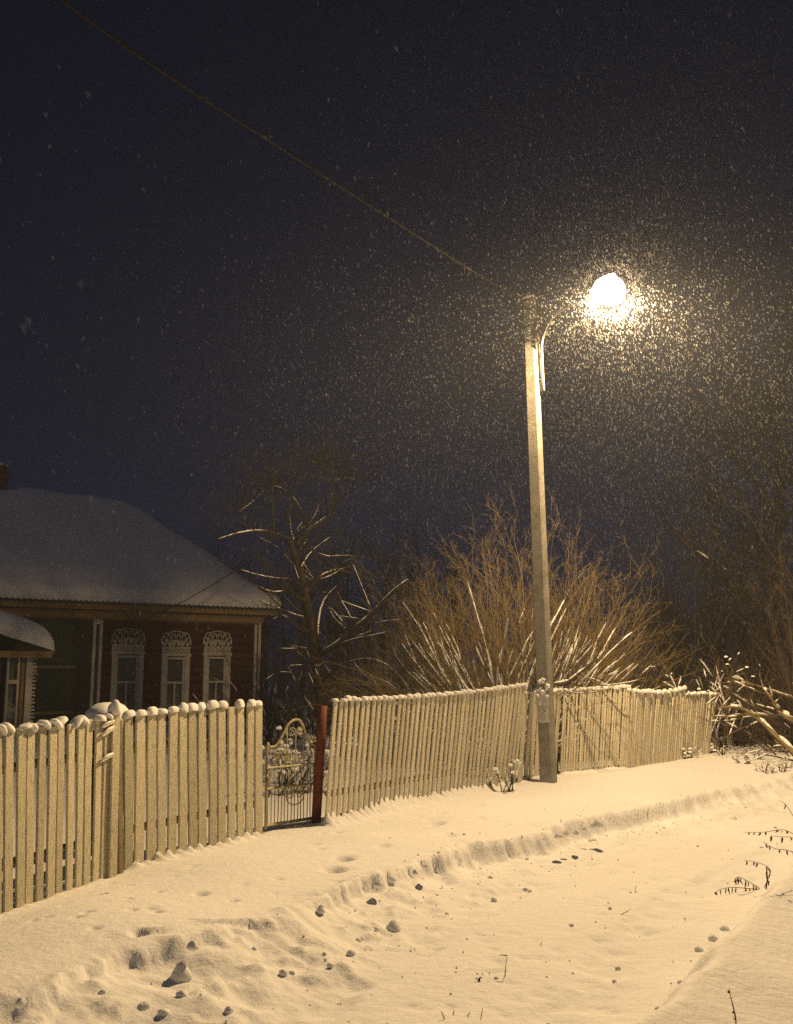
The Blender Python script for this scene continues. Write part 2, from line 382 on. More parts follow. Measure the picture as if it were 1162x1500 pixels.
# fence lay-out is needed before the snow is piled against the slats
FENCES = []   # (name,label, pickets[(base,top)], width, cap)
def section(n, b0, b1, z0, z1, t0, t1, lean=0.0, topmid=0.0, jb=0.0, jt=0.0):
    """feet from pixel b0 to b1, tops from t0 to t1"""
    out = []
    for i in range(n):
        k = i / (n - 1)
        B0, B1 = gnd(*b0, z0), gnd(*b1, z1)
        # equal spacing on the ground
        B = B0.lerp(B1, k)
        T0 = at(*t0, B0.y + lean); T1 = at(*t1, B1.y + lean)
        T = T0.lerp(T1, k)
        T.z += topmid * math.sin(math.pi * k)
        B += Vector((random.uniform(-1, 1) * jb, random.uniform(-1, 1) * jb * 0.6, 0)); T += Vector((random.uniform(-1, 1) * jt, random.uniform(-1, 1) * jt * 0.6, random.uniform(-1, 1) * jt * 0.8))
        out.append((B, T))
    return out
PA = section(17, (-95, 1376), (152, 1287), -0.01, 0.035, (-92, 1082), (156, 1053), 0.0, 0.0, 0.006, 0.012)
PB = section(14, (187, 1274), (378, 1227), 0.045, 0.09, (188, 1050), (378, 1034), 0.0, 0.015, 0.005, 0.008)
PC = section(42, (478, 1210), (752, 1151), 0.13, 0.25, (492, 1027), (769, 1004), 0.06, -0.035, 0.003, 0.005)
PD = section(8, (762, 1146), (812, 1135), 0.25, 0.255, (772, 1015), (820, 1012), 0.03, 0.0, 0.006, 0.012)
PE = section(26, (822, 1134), (915, 1127), 0.255, 0.28, (827, 1013), (922, 1007), 0.06, 0.006, 0.006, 0.012)
PF = section(27, (918, 1127), (996, 1111), 0.28, 0.30, (923, 1012), (1004, 1009), 0.04, -0.05, 0.006, 0.012)
PG = section(15, (998, 1111), (1038, 1105), 0.30, 0.30, (1005, 1017), (1046, 1017), 0.04, 0.0, 0.006, 0.012)

def pile(c, rad_s, rad_t, h, power=2.0):
    s0, t0 = st(c)
    i0, i1 = np.searchsorted(Sg, [s0 - 3 * rad_s, s0 + 3 * rad_s]); j0, j1 = np.searchsorted(Tg, [t0 - 3 * rad_t, t0 + 3 * rad_t])
    if i1 <= i0 or j1 <= j0: return
    s = SS[i0:i1, j0:j1] - s0; t = TT[i0:i1, j0:j1] - t0
    ZZ[i0:i1, j0:j1] += h * np.exp(-(np.abs(s / rad_s) ** power) - (np.abs(t / rad_t) ** power))
for P, hh, ww in ((PA, 0.02, 0.05), (PB, 0.07, 0.05), (PC, 0.15, 0.026), (PD, 0.03, 0.04), (PE, 0.025, 0.05)):
    for i, (B, T) in enumerate(P[:-1]):
        c = B.lerp(P[i + 1][0], 0.5 if P is not PC else 0.0)
        c = Vector((c.x + V2[0] * 0.025, c.y + V2[1] * 0.025, 0))
        pile(c, ww * random.uniform(0.7, 1.0), 0.075 * random.uniform(0.7, 1.4), hh * (random.uniform(0.75, 1.1) if P is PC else random.uniform(.4, 1.25)), 1.6)
# trodden pits and drips on the verge
pits = [(205, 1374, 9, .04), (490, 1268, 13, .05), (505, 1254, 11, .05), (640, 1208, 10, .03), (700, 1182, 9, .02), (50, 1358, 5, .02), (68, 1354, 5, .02), (128, 1322, 6, .025), (142, 1319, 7, .03), (150, 1318, 6, .03), (295, 1311, 9, .025), (187, 1302, 5, .02), (233, 1311, 5, .02), (195, 1342, 6, .025), (230, 1343, 6, .02), (138, 1371, 6, .02), (112, 1356, 7, .015), (128, 1348, 6, .02), (342, 1316, 6, .02), (128, 1310, 5, .015), (188, 1325, 5, .015), (276, 1354, 6, .01), (408, 1285, 7, .01), (660, 1225, 9, .02), (560, 1240, 10, .015)]
for a, b, r, h in pits:
    p = gnd(a, b, 0.16)
    for _ in range(3): p = gnd(a, b, gz(p))
    rr = r / FPX * p.y
    pile(p, rr * 1.1, rr * 0.9, -h * 2.3, 2.5); pile(p, rr * 2.0, rr * 1.8, h * 0.18)
for k in range(26):          # stray boot and paw prints on the verge
    s = random.uniform(4, 9.5); tf_, te_ = float(xt(fs, ft, s)), float(xt(eS, eT, s)); t = random.uniform(tf_ + .25, te_ - .12); x, y = xy(s, t)
    r = random.uniform(.018, .045); pile((x, y), r * 1.3, r, -r * random.uniform(.5, .9), 2.6)
for k in range(90):          # shallow dimples in the lane
    s = random.uniform(3, 11); tg_, tr2 = float(xt(gS, gT, s)), float(xt(rS, rT, s))
    t = random.uniform(tg_ + 0.1, tr2 - 0.1); x, y = xy(s, t)
    pile((x, y), random.uniform(.02, .06), random.uniform(.02, .05), -random.uniform(.006, .02))
for k in range(150):         # rubble thrown to the foot of the bank
    s = random.uniform(3, 14); te_, tg_ = float(xt(eS, eT, s)), float(xt(gS, gT, s))
    t = random.gauss(te_ + 0.55 * (tg_ - te_) + 0.1, 0.22); x, y = xy(s, t)
    r = random.uniform(.015, .045); pile((x, y), r, r * random.uniform(.8, 1.3), r * random.uniform(0.25, .7), 2.2)
# crack behind the edge, and the mounds by the gate
for k in range(60):
    q = k / 59; a, b = 215 + 165 * q, 1372 - 26 * q + 3 * math.sin(q * 9)
    p = gnd(a, b, 0.16); pile(p, 0.03, 0.022, -0.006 * random.uniform(.4, 1.4)); pile(Vector((p.x - 0.05 * V2[0], p.y - 0.05 * V2[1], 0)), 0.04, 0.03, 0.003)
pile(gnd(530, 1228, 0.15), 0.35, 0.35, 0.06); pile(gnd(570, 1238, 0.17), 0.5, 0.25, 0.04); pile(gnd(690, 1200, 0.2), 0.6, 0.3, 0.05)
pile(gnd(800, 1143, 0.25), 0.13, 0.13, 0.06)

def gz2(p):      # height of the finished snow
    s, t = st(p)
    i = int(np.clip(np.searchsorted(Sg, s), 1, len(Sg) - 1)); j = int(np.clip(np.searchsorted(Tg, t), 1, len(Tg) - 1))
    return float(ZZ[i, j])
def snowpt(px, py):
    p = gnd(px, py, 0.1)
    for _ in range(5): p = gnd(px, py, gz2(p))
    return p
XX, YY = SS * U2[0] + TT * V2[0], SS * U2[1] + TT * V2[1]
ni, nj = SS.shape
idx = np.arange(ni * nj).reshape(ni, nj)
Fq = np.stack([idx[:-1, :-1], idx[:-1, 1:], idx[1:, 1:], idx[1:, :-1]], -1).reshape(-1, 4)[:, ::-1]
ground = link('snow_ground', np_mesh('snow_ground', np.stack([XX, YY, ZZ], -1).reshape(-1, 3), Fq, True, M['snow']))
tag(ground, kind='structure', label='snow-covered lane and verge with a ploughed edge')

# ------------------------------------------------------------------ snow shapes
def blob(name, r, seed, nu=12, nv=8, cut=-0.25, amp=0.18, m=None, sq=1.0):
    V = []
    for i in range(nv + 1):
        th = math.pi * i / nv
        for j in range(nu):
            ph = 2 * math.pi * j / nu
            d = np.array([math.sin(th) * math.cos(ph), math.sin(th) * math.sin(ph), math.cos(th)])
            k = 1 + amp * float(vnoise(np.array([d[0] * 1.7 + d[2] * 1.1 + 5]), np.array([d[1] * 1.7 - d[2] * 0.9 + seed * 7.7]), seed)[0]) * 2
            v = np.sign(d) * np.abs(d) ** sq * np.array(r) * k
            v[2] = max(v[2], cut * r[2])
            V.append(v)
    i = np.arange(nv)[:, None] * nu; j = np.arange(nu)[None]; jn = (np.arange(nu) + 1) % nu
    F = np.stack([i + j, i + nu + j, i + nu + jn[None], i + jn[None]], -1).reshape(-1, 4)
    return np_mesh(name, V, F, True, m or M['snow_soft'])

# ------------------------------------------------------------------ fence panels
def basis(B, T, fdir):
    z = (T - B).normalized(); x = (fdir - z * fdir.dot(z)).normalized(); y = z.cross(x)
    return Matrix((x, y, z)).transposed()
def picket_mesh(L, w, th, low=0.14, m='picket'):
    c = min(0.006, th * 0.3); V = []
    prof = [(-w / 2 + c, -th / 2), (w / 2 - c, -th / 2), (w / 2, -th / 2 + c), (w / 2, th / 2 - c), (w / 2 - c, th / 2), (-w / 2 + c, th / 2), (-w / 2, th / 2 - c), (-w / 2, -th / 2 + c)]
    zs = [-low, L * 0.33, L * 0.68, L]
    for k, z in enumerate(zs):
        ox, oy, sc = random.uniform(-.0035, .0035), random.uniform(-.003, .003), random.uniform(0.94, 1.05)
        for x, y in prof: V.append((x * sc + ox, y + oy, z + (random.uniform(-.004, .004) if k == 3 else 0)))
    F = [[k * 8 + j, k * 8 + (j + 1) % 8, (k + 1) * 8 + (j + 1) % 8, (k + 1) * 8 + j] for k in range(3) for j in range(8)]
    me = np_mesh('picket', V, [np.array(F), np.array([[7, 6, 5, 4, 3, 2, 1, 0], [24, 25, 26, 27, 28, 29, 30, 31]])], False, M[m])
    return me
CAPS = [blob('snow_cap', (1, 1, 1), 40 + k, 12, 8, -0.12, 0.10, None, .72) for k in range(7)]
def fence(P, w, th, label, cap_h, wild=0.0, capw=.60, railz=(0.25, 0.78), group='picket fence panels along the lane'):
    f0 = (P[-1][0] - P[0][0]); fdir = Vector((f0.x, f0.y, 0)).normalized()
    nrm = Vector((fdir.y, -fdir.x, 0))               # towards the lane
    w = f0.length / (len(P) - 1) * w
    root = empty('picket_fence', P[0][0])
    tag(root, label, 'fence', group)
    for B, T in P:
        mt = basis(B, T, fdir); L = (T - B).length
        o = link('picket', picket_mesh(L, w * random.uniform(.90, 1.08), th, m='picket_dim' if wild >= .3 else 'picket'), root, B - P[0][0], mt)
        s = random.uniform(0.62, 1.15)
        cx_ = random.gauss(0, 0.010) + wild * random.uniform(-.01, .03)
        if random.random() < .10 * (wild > .1): continue
        c = link('snow_cap', random.choice(CAPS), o)
        c.matrix_local = Matrix.Translation((cx_, random.gauss(0, .004), L + 0.002)) @ Matrix.Rotation(random.gauss(0, 0.08 + wild * 0.35), 4, 'Y') @ Matrix.Rotation(random.uniform(0, .5), 4, 'Z') @ Matrix.Diagonal((w * capw * random.uniform(.85, 1.15) * (1 + .22 * wild), 0.036 + 0.014 * wild, cap_h * s, 1))
    for hz in railz:
        n = max(2, len(P) // 5)
        pts = []
        for k in range(n + 1):
            i = min(len(P) - 1, round(k / n * (len(P) - 1))); B, T = P[i]
            pts.append(B.lerp(T, hz) - nrm * (th / 2 + 0.022) - P[0][0])
        mb = MB().tube(pts, 0.034, 4, 1.0); mb.build('rail', M['rail'], root)
    return root, fdir, nrm
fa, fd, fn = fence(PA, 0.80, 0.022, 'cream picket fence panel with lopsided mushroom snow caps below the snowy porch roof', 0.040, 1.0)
# broken slat ends near its post
for i0, h0, i1, h1, w_ in ((-2, .90, -1, .95, .04), (-2, .74, -1, .775, .032), (-2, .955, -1, .985, .03)):
    p0 = PA[i0][0].lerp(PA[i0][1], h0) + fn * .03 - PA[0][0]; p1 = PA[i1][0].lerp(PA[i1][1], h1) + fn * .035 + fd * .06 - PA[0][0]
    o = MB().tube([p0, p1], w_ * 0.55, 4, 0.45).build('broken_slat', M['picket'], fa)
    MB().tube([p0 + Vector((0, 0, .016)), p0.lerp(p1, .5) + Vector((0, 0, .022)), p1 + Vector((0, 0, .016))], [.010, .018, .010], 6, 0.7).build('snow_cap', M['snow_soft'], o, True)
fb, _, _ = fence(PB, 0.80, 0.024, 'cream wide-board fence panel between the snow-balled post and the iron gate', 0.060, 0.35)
fc, _, _ = fence(PC, 0.70, 0.022, 'bowed fence panel of narrow cream slats between rusty gatepost and concrete lamp pole', 0.042, 0.0, .72)
fd_, _, _ = fence(PD, 0.72, 0.02, 'short low fence panel of narrow slats tucked behind the concrete lamp pole', 0.038, 0.2)
fe, _, _ = fence(PE, 0.74, 0.02, 'fence panel of greyed slats starting at the concrete pole under the bush branches', 0.045, 0.2)
ff, _, _ = fence(PF, 0.78, 0.02, 'sagging fence panel of greyed slats between two others well past the lamp pole', 0.05, 0.2)
fg, _, _ = fence(PG, 0.8, 0.02, 'last shadowed fence panel ending at the snowy shrub and dark thicket', 0.04, 0.2)
# end slat of the wide-board panel and its end post
B, T = gnd(383, 1226, 0.09), at(384, 1033, gnd(383, 1226, 0.09).y)
# posts
def fence_post(px_b, py_b, z, px_t, py_t, w, label, material, cap=None, sides=None, dy=0.0, th=.8):
    B = gnd(px_b, py_b, z); T = at(px_t, py_t, B.y + dy)
    root = empty('fence_post', B); tag(root, label, 'post')
    mt = basis(B, T, Vector((.62, .78, 0))); L = (T - B).length
    if sides:
        mb = MB().tube([(0, 0, -.15), (0, 0, L * .3), (0, 0, L * .7), (0, 0, L)], [w / 2, w / 2 * 1.02, w / 2 * .98, w / 2], sides)
        o = link('shaft', mb.mesh('shaft', material, True), root, Vector((0, 0, 0)), mt)
    else:
        o = link('shaft', picket_mesh(L, w, w * 0.8), root, Vector((0, 0, 0)), mt)
        o.data.materials[0] = material
    if cap:
        c = link('snow_cap', blob('snow_cap', cap, int(px_b), 14, 9, -0.2, 0.10), root, T - B + Vector((0, 0, cap[2] * 0.15)))
    return root
fence_post(163, 1284, 0.04, 168, 1046, 0.075, 'pale fence post topped by a tall ball of snow between two panels', M['picket_dim'], (0.058, 0.055, 0.10))
fence_post(176, 1279, 0.045, 174, 1056, 0.05, 'thin dark strip added as the shaded gap beside the snow-balled post', M['rail'])  # dark upright added to give the shade between post and next panel
gp = fence_post(463, 1207, 0.12, 473, 1034, 0.098, 'rusty red leaning gatepost beside the wrought iron gate', M['rust'], None, 12)
MB().tube([(0.02, -0.02, 1.14), (0.055, -.01, 1.16), (0.075, 0.0, 1.10)], [.02, .03, .012], 6).build('snow_cap', M['snow_soft'], gp, True)

# ------------------------------------------------------------------ iron gate
def spiral(c, r, a0, turns, n=26, sgn=1):
    return [(c[0] + r * (1 - .86 * k / n) * math.cos(a0 + sgn * turns * 2 * math.pi * k / n), 0, c[1] + r * (1 - .86 * k / n) * math.sin(a0 + sgn * turns * 2 * math.pi * k / n)) for k in range(n + 1)]
gB0, gB1 = gnd(389, 1221, 0.10), gnd(461, 1206, 0.12)
gdir = Vector((gB1.x - gB0.x, gB1.y - gB0.y, 0)); GW = gdir.length; gdir.normalize()
GH = 0.80
gate = empty('iron_gate', gB0 + Vector((0, 0, 0.02)), math.atan2(gdir.y, gdir.x))
tag(gate, 'wrought iron garden gate with arched top and scrolls in cream paint', 'gate')
gc = GW * 0.58
arch = [(0.0, 0, .02), (0.0, 0, GH - .02), (0.05 * GW, 0, GH), (.17 * GW, 0, GH + .01), (.27 * GW, 0, GH + .08), (.40 * GW, 0, GH + .20), (.5 * GW, 0, GH + .245), (gc, 0, GH + .255), (.66 * GW, 0, GH + .24), (.76 * GW, 0, GH + .15), (.86 * GW, 0, GH + .02), (.92 * GW, 0, GH), (.985 * GW, 0, GH - .005), (GW, 0, GH - .04), (GW, 0, .02)]
MB().tube(smoothpath(arch, 60), 0.0135, 6).build('frame', M['iron'], gate, True)
for z, th in ((0.055, .016), (0.40, .011), (0.60, .010)):
    MB().tube([(0, 0, z), (GW / 2, 0, z), (GW, 0, z)], th, 4).build('crossbar', M['iron'], gate)
nb = 15
for k in range(nb):
    x = (k + .6) / nb * GW; top = 0.40 if k % 2 else 0.60
    MB().tube([(x, .004, .055), (x + random.uniform(-.006, .006), .004, top * .5), (x, .004, top)], 0.0055, 5).build('bar', M['iron'], gate, True)
for x, z0, z1 in ((.13, .6, GH), (.40, .6, GH + .18), (gc / GW, .6, GH + .10), (.74, .6, GH + .15)):
    MB().tube([(x * GW, .003, z0), (x * GW, .003, (z0 + z1) / 2), (x * GW, .003, z1)], 0.0055, 5).build('bar', M['iron'], gate, True)
for c, r, a0, tn, sg in (((gc - .055, GH + .13), .052, .0, 1.6, 1), ((gc + .055, GH + .13), .052, math.pi, 1.6, -1), ((.20 * GW, GH - .08), .055, 0, 1.6, 1), ((.36 * GW, GH - .08), .05, math.pi, 1.6, -1),
                         ((gc - .06, .33), .06, math.pi / 2, 1.6, 1), ((gc + .06, .33), .06, math.pi / 2, 1.6, -1), ((.42 * GW, .655), .04, 0, 1.5, 1), ((.60 * GW, .655), .04, math.pi, 1.5, -1)):
    MB().tube(spiral(c, r, a0, tn, 26, sg), 0.0062, 5).build('scroll', M['iron'], gate, True)
MB().tube(smoothpath([(gc - .12, 0, .36), (gc - .115, 0, .27), (gc - .06, 0, .225), (gc, 0, .215), (gc + .06, 0, .225), (gc + .115, 0, .27), (gc + .12, 0, .36)], 24), 0.0062, 5).build('scroll', M['iron'], gate, True)
MB().tube(smoothpath([(.40 * GW, 0, .62), (.43 * GW, 0, .70), (.52 * GW, 0, .735), (.62 * GW, 0, .70), (.66 * GW, 0, .62)], 20), 0.0062, 5).build('scroll', M['iron'], gate, True)
MB().tube(smoothpath([(.86 * GW, 0, GH + .0), (.90 * GW, 0, GH - .09), (.87 * GW, 0, GH - .17)], 12), 0.0062, 5).build('scroll', M['iron'], gate, True)

# ------------------------------------------------------------------ lamp pole
pB = gnd(804, 1150, 0.24); pT = at(776, 437, pB.y + 0.02)
PH = pT.z - pB.z
alpha = R(45)
nf = Vector((math.cos(alpha), -math.sin(alpha), 0))        # narrow face looks towards the lane
pole = empty('lamp_pole', pB)
tag(pole, 'tall tapered concrete lamp pole carrying the lit street lamp and wires', 'lamp pole')
def rect_sec(z, a, b, off, c=0.02):
    ex = Vector((-nf.y, nf.x, 0)) * 0 + nf; ey = Vector((nf.y, -nf.x, 0))
    pts = [(-a + c, -b), (a - c, -b), (a, -b + c), (a, b - c), (a - c, b), (-a + c, b), (-a, b - c), (-a, -b + c)]
    return [list(ex * x + ey * y + off + Vector((0, 0, z))) for x, y in pts]
V = []; nz = 12
lean = Vector((pT.x - pB.x, pT.y - pB.y, 0))
for k in range(nz + 1):
    q = k / nz; z = -0.3 + q * (PH + 0.3)
    a = (0.108 * (1 - q) + 0.088 * q); b_ = (0.060 * (1 - q) + 0.048 * q)
    V += rect_sec(z, a, b_, lean * max(0, z) / PH)
F = [[k * 8 + j, k * 8 + (j + 1) % 8, (k + 1) * 8 + (j + 1) % 8, (k + 1) * 8 + j] for k in range(nz) for j in range(8)]
me = np_mesh('shaft', V, [np.array(F)[:, ::-1], np.array([[nz * 8 + j for j in range(8)][::-1], list(range(8))])], False, M['concrete'])
link('shaft', me, pole)
tang = Vector((nf.y, -nf.x, 0))
def pl(z, n=0.0, w=0.0): return lean * (z / PH) + nf * n + tang * w + Vector((0, 0, z))
zt = PH
# strap bands and wire fittings at the top
for z in (zt - .42, zt - .62, zt - .18):
    MB().add(rect_sec(z, .094, .054, lean * z / PH) + rect_sec(z + .035, .094, .054, lean * z / PH), np.array([[j, 8 + j, 8 + (j + 1) % 8, (j + 1) % 8] for j in range(8)])).build('strap', M['dark'], pole)
for w in (-.09, -.02, .07):
    MB().tube([pl(zt - .05, -.06, w), pl(zt + .05, -.06, w), pl(zt + .09, -.055, w)], [.038, .045, .02], 8).build('insulator', M['dark'], pole, True)
MB().tube([pl(zt - .14, -.16, .10), pl(zt - .14, .13, -.12), pl(zt - .15, .22, -.1)], .02, 6).build('hook', M['dark'], pole, True)
for k in range(6):
    z0 = zt - .12 - .05 * k
    MB().tube(smoothpath([pl(z0, -.10 + .02 * k, -.10), pl(z0 + .05, .06, -.13), pl(z0 - .08, .13 + .03 * (k % 3), -.02), pl(z0 - .28, .11, .05), pl(z0 - .38, .09, .03)], 16), .014, 5).build('loose_wire', M['cable'], pole, True)
c = link('snow_cap', blob('snow_cap', (.09, .085, .05), 3, 12, 7, -.2), pole, pl(zt + .0))
# lamp arm: bracket ladder and bent tube
armP = [at(797, 572, pB.y - .10), at(795, 540, pB.y - .10), at(794, 505, pB.y - .11), at(798, 488, pB.y - .18), at(806, 470, pB.y - .34), at(822, 455, pB.y - .56), at(845, 444, pB.y - .82), at(868, 436, pB.y - 1.06)]
armP = [p - pB for p in armP]
arm = MB().tube(smoothpath(armP, 40), .0145, 8).build('lamp_arm', M['galv'], pole, True)
for py in (500, 520, 537, 556):
    z = at(790, py, pB.y).z - pB.z; p1 = at(795.5, py, pB.y - .10) - pB
    MB().tube([pl(z, .07, -.02), p1], .010, 5).build('rung', M['galv'], arm, True)
MB().tube([pl(at(790, 575, pB.y).z - pB.z, .108, -.03), pl(at(790, 484, pB.y).z - pB.z, .100, -.03)], .012, 6).build('bracket_rail', M['galv'], arm, True)
MB().tube([at(806, 470, pB.y - .34) - pB, at(809, 476, pB.y - .34) - pB], .028, 8).build('clamp', M['galv'], arm, True)
# luminaire
LY = pB.y - 1.28
LP = at(893, 428, LY)
ld = Vector((0.52, -0.85, 0.12)).normalized()
lx = ld; lyv = Vector((0, 0, 1)).cross(lx).normalized(); lz = lx.cross(lyv)
ML = Matrix((lx, lyv, lz)).transposed()
lum = link('lamp_head', None, pole) if False else None
prof = [(-.36, .04, .04), (-.30, .06, .05), (-.22, .075, .06), (-.12, .085, .07), (0, .085, .07), (.08, .06, .05), (.13, .02, .02)]
Vh = []; nm = 14
for x, w, h in prof:
    for j in range(nm):
        a = math.pi * j / (nm - 1)
        Vh.append((x, w * math.cos(a), .02 + (.17 if x > -.15 else .11 if x > -.25 else .03) + h * math.sin(a) * 0.7))
for x, w, h in prof:
    for j in range(nm):
        a = math.pi * j / (nm - 1)
        Vh.append((x, (w - .012) * math.cos(a), .015 + (.17 if x > -.15 else .11 if x > -.25 else .03) + (h - .012) * math.sin(a) * 0.7))
nn = len(prof) * nm
Fh = [[o + k * nm + j, o + k * nm + j + 1, o + (k + 1) * nm + j + 1, o + (k + 1) * nm + j] for o in (0, nn) for k in range(len(prof) - 1) for j in range(nm - 1)]
Fh += [[k * nm, (k + 1) * nm, nn + (k + 1) * nm, nn + k * nm] for k in range(len(prof) - 1)] + [[k * nm + nm - 1, (k + 1) * nm + nm - 1, nn + (k + 1) * nm + nm - 1, nn + k * nm + nm - 1] for k in range(len(prof) - 1)]
head = link('lamp_head', np_mesh('lamp_head', Vh, np.array(Fh), True, M['housing']), pole, LP - pB, ML)
# glowing bowl under the housing
bm_ = bpy.data.materials.new('lit_lamp_bowl'); bm_.use_nodes = True; bm_.cycles.emission_sampling = 'NONE'      # the lamp light inside does the lighting
nt = bm_.node_tree; nt.nodes.remove(nt.nodes['Principled BSDF'])
em = nt.nodes.new('ShaderNodeEmission'); em.inputs[0].default_value = (1.0, 0.92, 0.76, 1); em.inputs[1].default_value = BOWL_E
tp = nt.nodes.new('ShaderNodeBsdfTransparent'); ms = nt.nodes.new('ShaderNodeMixShader'); ms.inputs[0].default_value = 0.35
nt.links.new(tp.outputs[0], ms.inputs[1]); nt.links.new(em.outputs[0], ms.inputs[2]); nt.links.new(ms.outputs[0], nt.nodes['Material Output'].inputs[0])
Vb = []; nu, nv = 18, 12
for i in range(nv + 1):
    th = -math.pi / 2 + math.pi * (i + .05) / (nv + .1)
    for j in range(nu):
        ph = 2 * math.pi * j / nu
        Vb.append((.03 + .18 * math.cos(th) * math.cos(ph), .175 * math.cos(th) * math.sin(ph), .0 - .185 * math.sin(th)))
i = np.arange(nv)[:, None] * nu; j = np.arange(nu)[None]; jn = (np.arange(nu) + 1) % nu
Fb = np.stack([i + j, i + jn[None], i + nu + jn[None], i + nu + j], -1).reshape(-1, 4)[:, ::-1]
link('lamp_bowl', np_mesh('lamp_bowl', Vb, Fb, True, bm_), head)
for x, y, L_ in ((-.31, .03, .36), (-.27, -.04, .18), (-.28, .06, .12), (-.24, -.07, .24), (-.33, -.02, .15)):
    MB().tube([(x, y, .05), (x + .003, y, .05 - L_ * .5), (x + .004, y, .05 - L_)], [.011, .007, .0015], 6).build('icicle', M['ice'], head, True)
link('snow_cap', blob('snow_cap', (.10, .07, .03), 9, 14, 8, -.2), head, (-.03, 0, .235))
# its light, with the luminaire's own intensity distribution
ies = bpy.data.texts.new('street_luminaire.ies')
ANG = [0, 20, 40, 52, 60, 66, 72, 76, 80, 82, 83.5, 85, 87, 90, 95, 110, 140, 180]
CD = [270, 300, 450, 680, 790, 830, 760, 680, 670, 620, 360, 130, 60, 30, 30, 50, 55, 50]
HA = [0, 45, 90, 120, 145, 165, 180]; HF = [1.0, 1.0, 1.0, .85, .60, .42, .36]      # weak on the house side
ies.write("IESNA:LM-63-1995\n[TEST] street\nTILT=NONE\n1 1000 1 %d %d 1 2 0 0 0\n1 1 100\n%s\n%s\n" % (len(ANG), len(HA), ' '.join(map(str, ANG)), ' '.join(map(str, HA))))
for f_ in HF: ies.write(' '.join('%.1f' % (c_ * f_ if a_ > 30 else c_ * (1 + (f_ - 1) * a_ / 30)) for a_, c_ in zip(ANG, CD)) + '\n')
lt = bpy.data.lights.new('lamp_light', 'POINT'); lt.energy = LAMP_W; lt.color = LAMP_COL; lt.shadow_soft_size = 0.09
lt.use_nodes = True
ln = lt.node_tree; e = ln.nodes['Emission']; ti = ln.nodes.new('ShaderNodeTexIES'); ti.mode = 'INTERNAL'; ti.ies = ies
ti.inputs['Strength'].default_value = 1.0
ln.links.new(ti.outputs['Fac'], e.inputs['Strength'])
lo = bpy.data.objects.new('lamp_light', lt); COL.objects.link(lo); lo.rotation_euler = (0, 0, R(52)); lo.parent = pole; lo.location = LP - pB + Vector((0, 0, -0.05))
# paper notice and stuck snow on the shaft
zc = at(798, 1045, pB.y).z - pB.z
tg2 = -tang if tang.y > 0 else tang          # faces the viewer's side of the lane
side = tang if tang.dot(Vector((0, -1, 0))) > 0 else -tang
def face(z, n, out=0.0):
    q = (z + .3) / (PH + .3); return lean * (z / PH) + nf * n + side * ((0.060 * (1 - q) + 0.048 * q) + out) + Vector((0, 0, z))
def sheet(z0, z1, n0, n1, out, th, m, name, parent, jit=0.0):
    c4 = [face(z0, n0, out), face(z0, n1, out), face(z1, n1, out), face(z1, n0, out)]
    c4 = [p + nf * random.uniform(-jit, jit) + Vector((0, 0, random.uniform(-jit, jit))) for p in c4]
    V = [list(p) for p in c4] + [list(p + side * th) for p in c4]
    return MB().add(V, np.array([[0, 3, 2, 1], [4, 5, 6, 7], [0, 1, 5, 4], [1, 2, 6, 5], [2, 3, 7, 6], [3, 0, 4, 7]])).build(name, m, parent)
nt_ = sheet(zc - .115, zc + .115, -.098, .085, .003, .002, M['paper'], 'paper_notice', pole, .006)
for k in range(9):
    z = zc + .085 - .020 * k; w0 = random.uniform(.5, 1)
    sheet(z, z + .006, -.080, -.080 + .145 * (w0 if k else .75), .0055, .0005, M['print'], 'print_line', nt_)
zs_ = at(798, 1018, pB.y).z - pB.z
sheet(zs_ - .13, zs_ + .06, -.10, .085, .003, .003, M['paper'], 'torn_notice', pole, .02)
for k in range(16):
    z = zs_ + random.uniform(-.12, .22); n = random.uniform(-.10, .10)
    link('snow_patch', blob('snow_patch', (random.uniform(.015, .04), random.uniform(.012, .02), random.uniform(.015, .045)), 60 + k, 8, 6, -1, .3), pole, face(z, n, 0.0))

# ------------------------------------------------------------------ wires
def wire(pts, r, n, label, strands=1):
    P = smoothpath(pts, n)
    o0 = Vector(P[0]); mb = MB()
    for k in range(strands):
        ph = np.arange(n) * 0.9 + k * 2 * math.pi / strands
        Q = P - np.array(o0) + (np.stack([np.cos(ph), 0 * ph, np.sin(ph)], -1) * r * 0.9 if strands > 1 else 0)
        mb.tube(Q, r, 5)
    o = mb.build('overhead_wire', M['cable'], None, True, o0); return tag(o, label, 'wire')
W0 = pT + Vector((-.06, -.05, -.06))
wire([W0, at(700, 402, 11.9), at(560, 313, 10.2), at(400, 210, 8.8), at(240, 107, 7.6), at(90, 0, 6.7), at(-150, -185, 5.4)], .008, 260, 'twisted overhead cable running from the pole top into the night sky', 2)
wire([pT + Vector((-.09, .04, -.35)), at(690, 552, 15.0), at(560, 682, 18.0), at(450, 768, 20.5), at(345, 836, 22.5), at(270, 880, 24.5), at(196, 914, 26.4)], .011, 90, 'thin service wire sagging from the pole down to the log house')

exec_after = []
# ------------------------------------------------------------------ log house
eL = np.array([-9.96, 25.0]); eR = np.array([-3.48, 29.7])
La = (eL - eR) / np.linalg.norm(eL - eR)                 # along the wall, away from the corner
Fo = np.array([-La[1], La[0]]);  Fo = Fo if Fo[1] < 0 else -Fo      # outwards, to the lane
house = empty('log_house', (eR[0], eR[1], 0.0), math.atan2(-La[1], -La[0]))
tag(house, 'dark red log house with carved white window frames and snowy hipped roof', 'house')
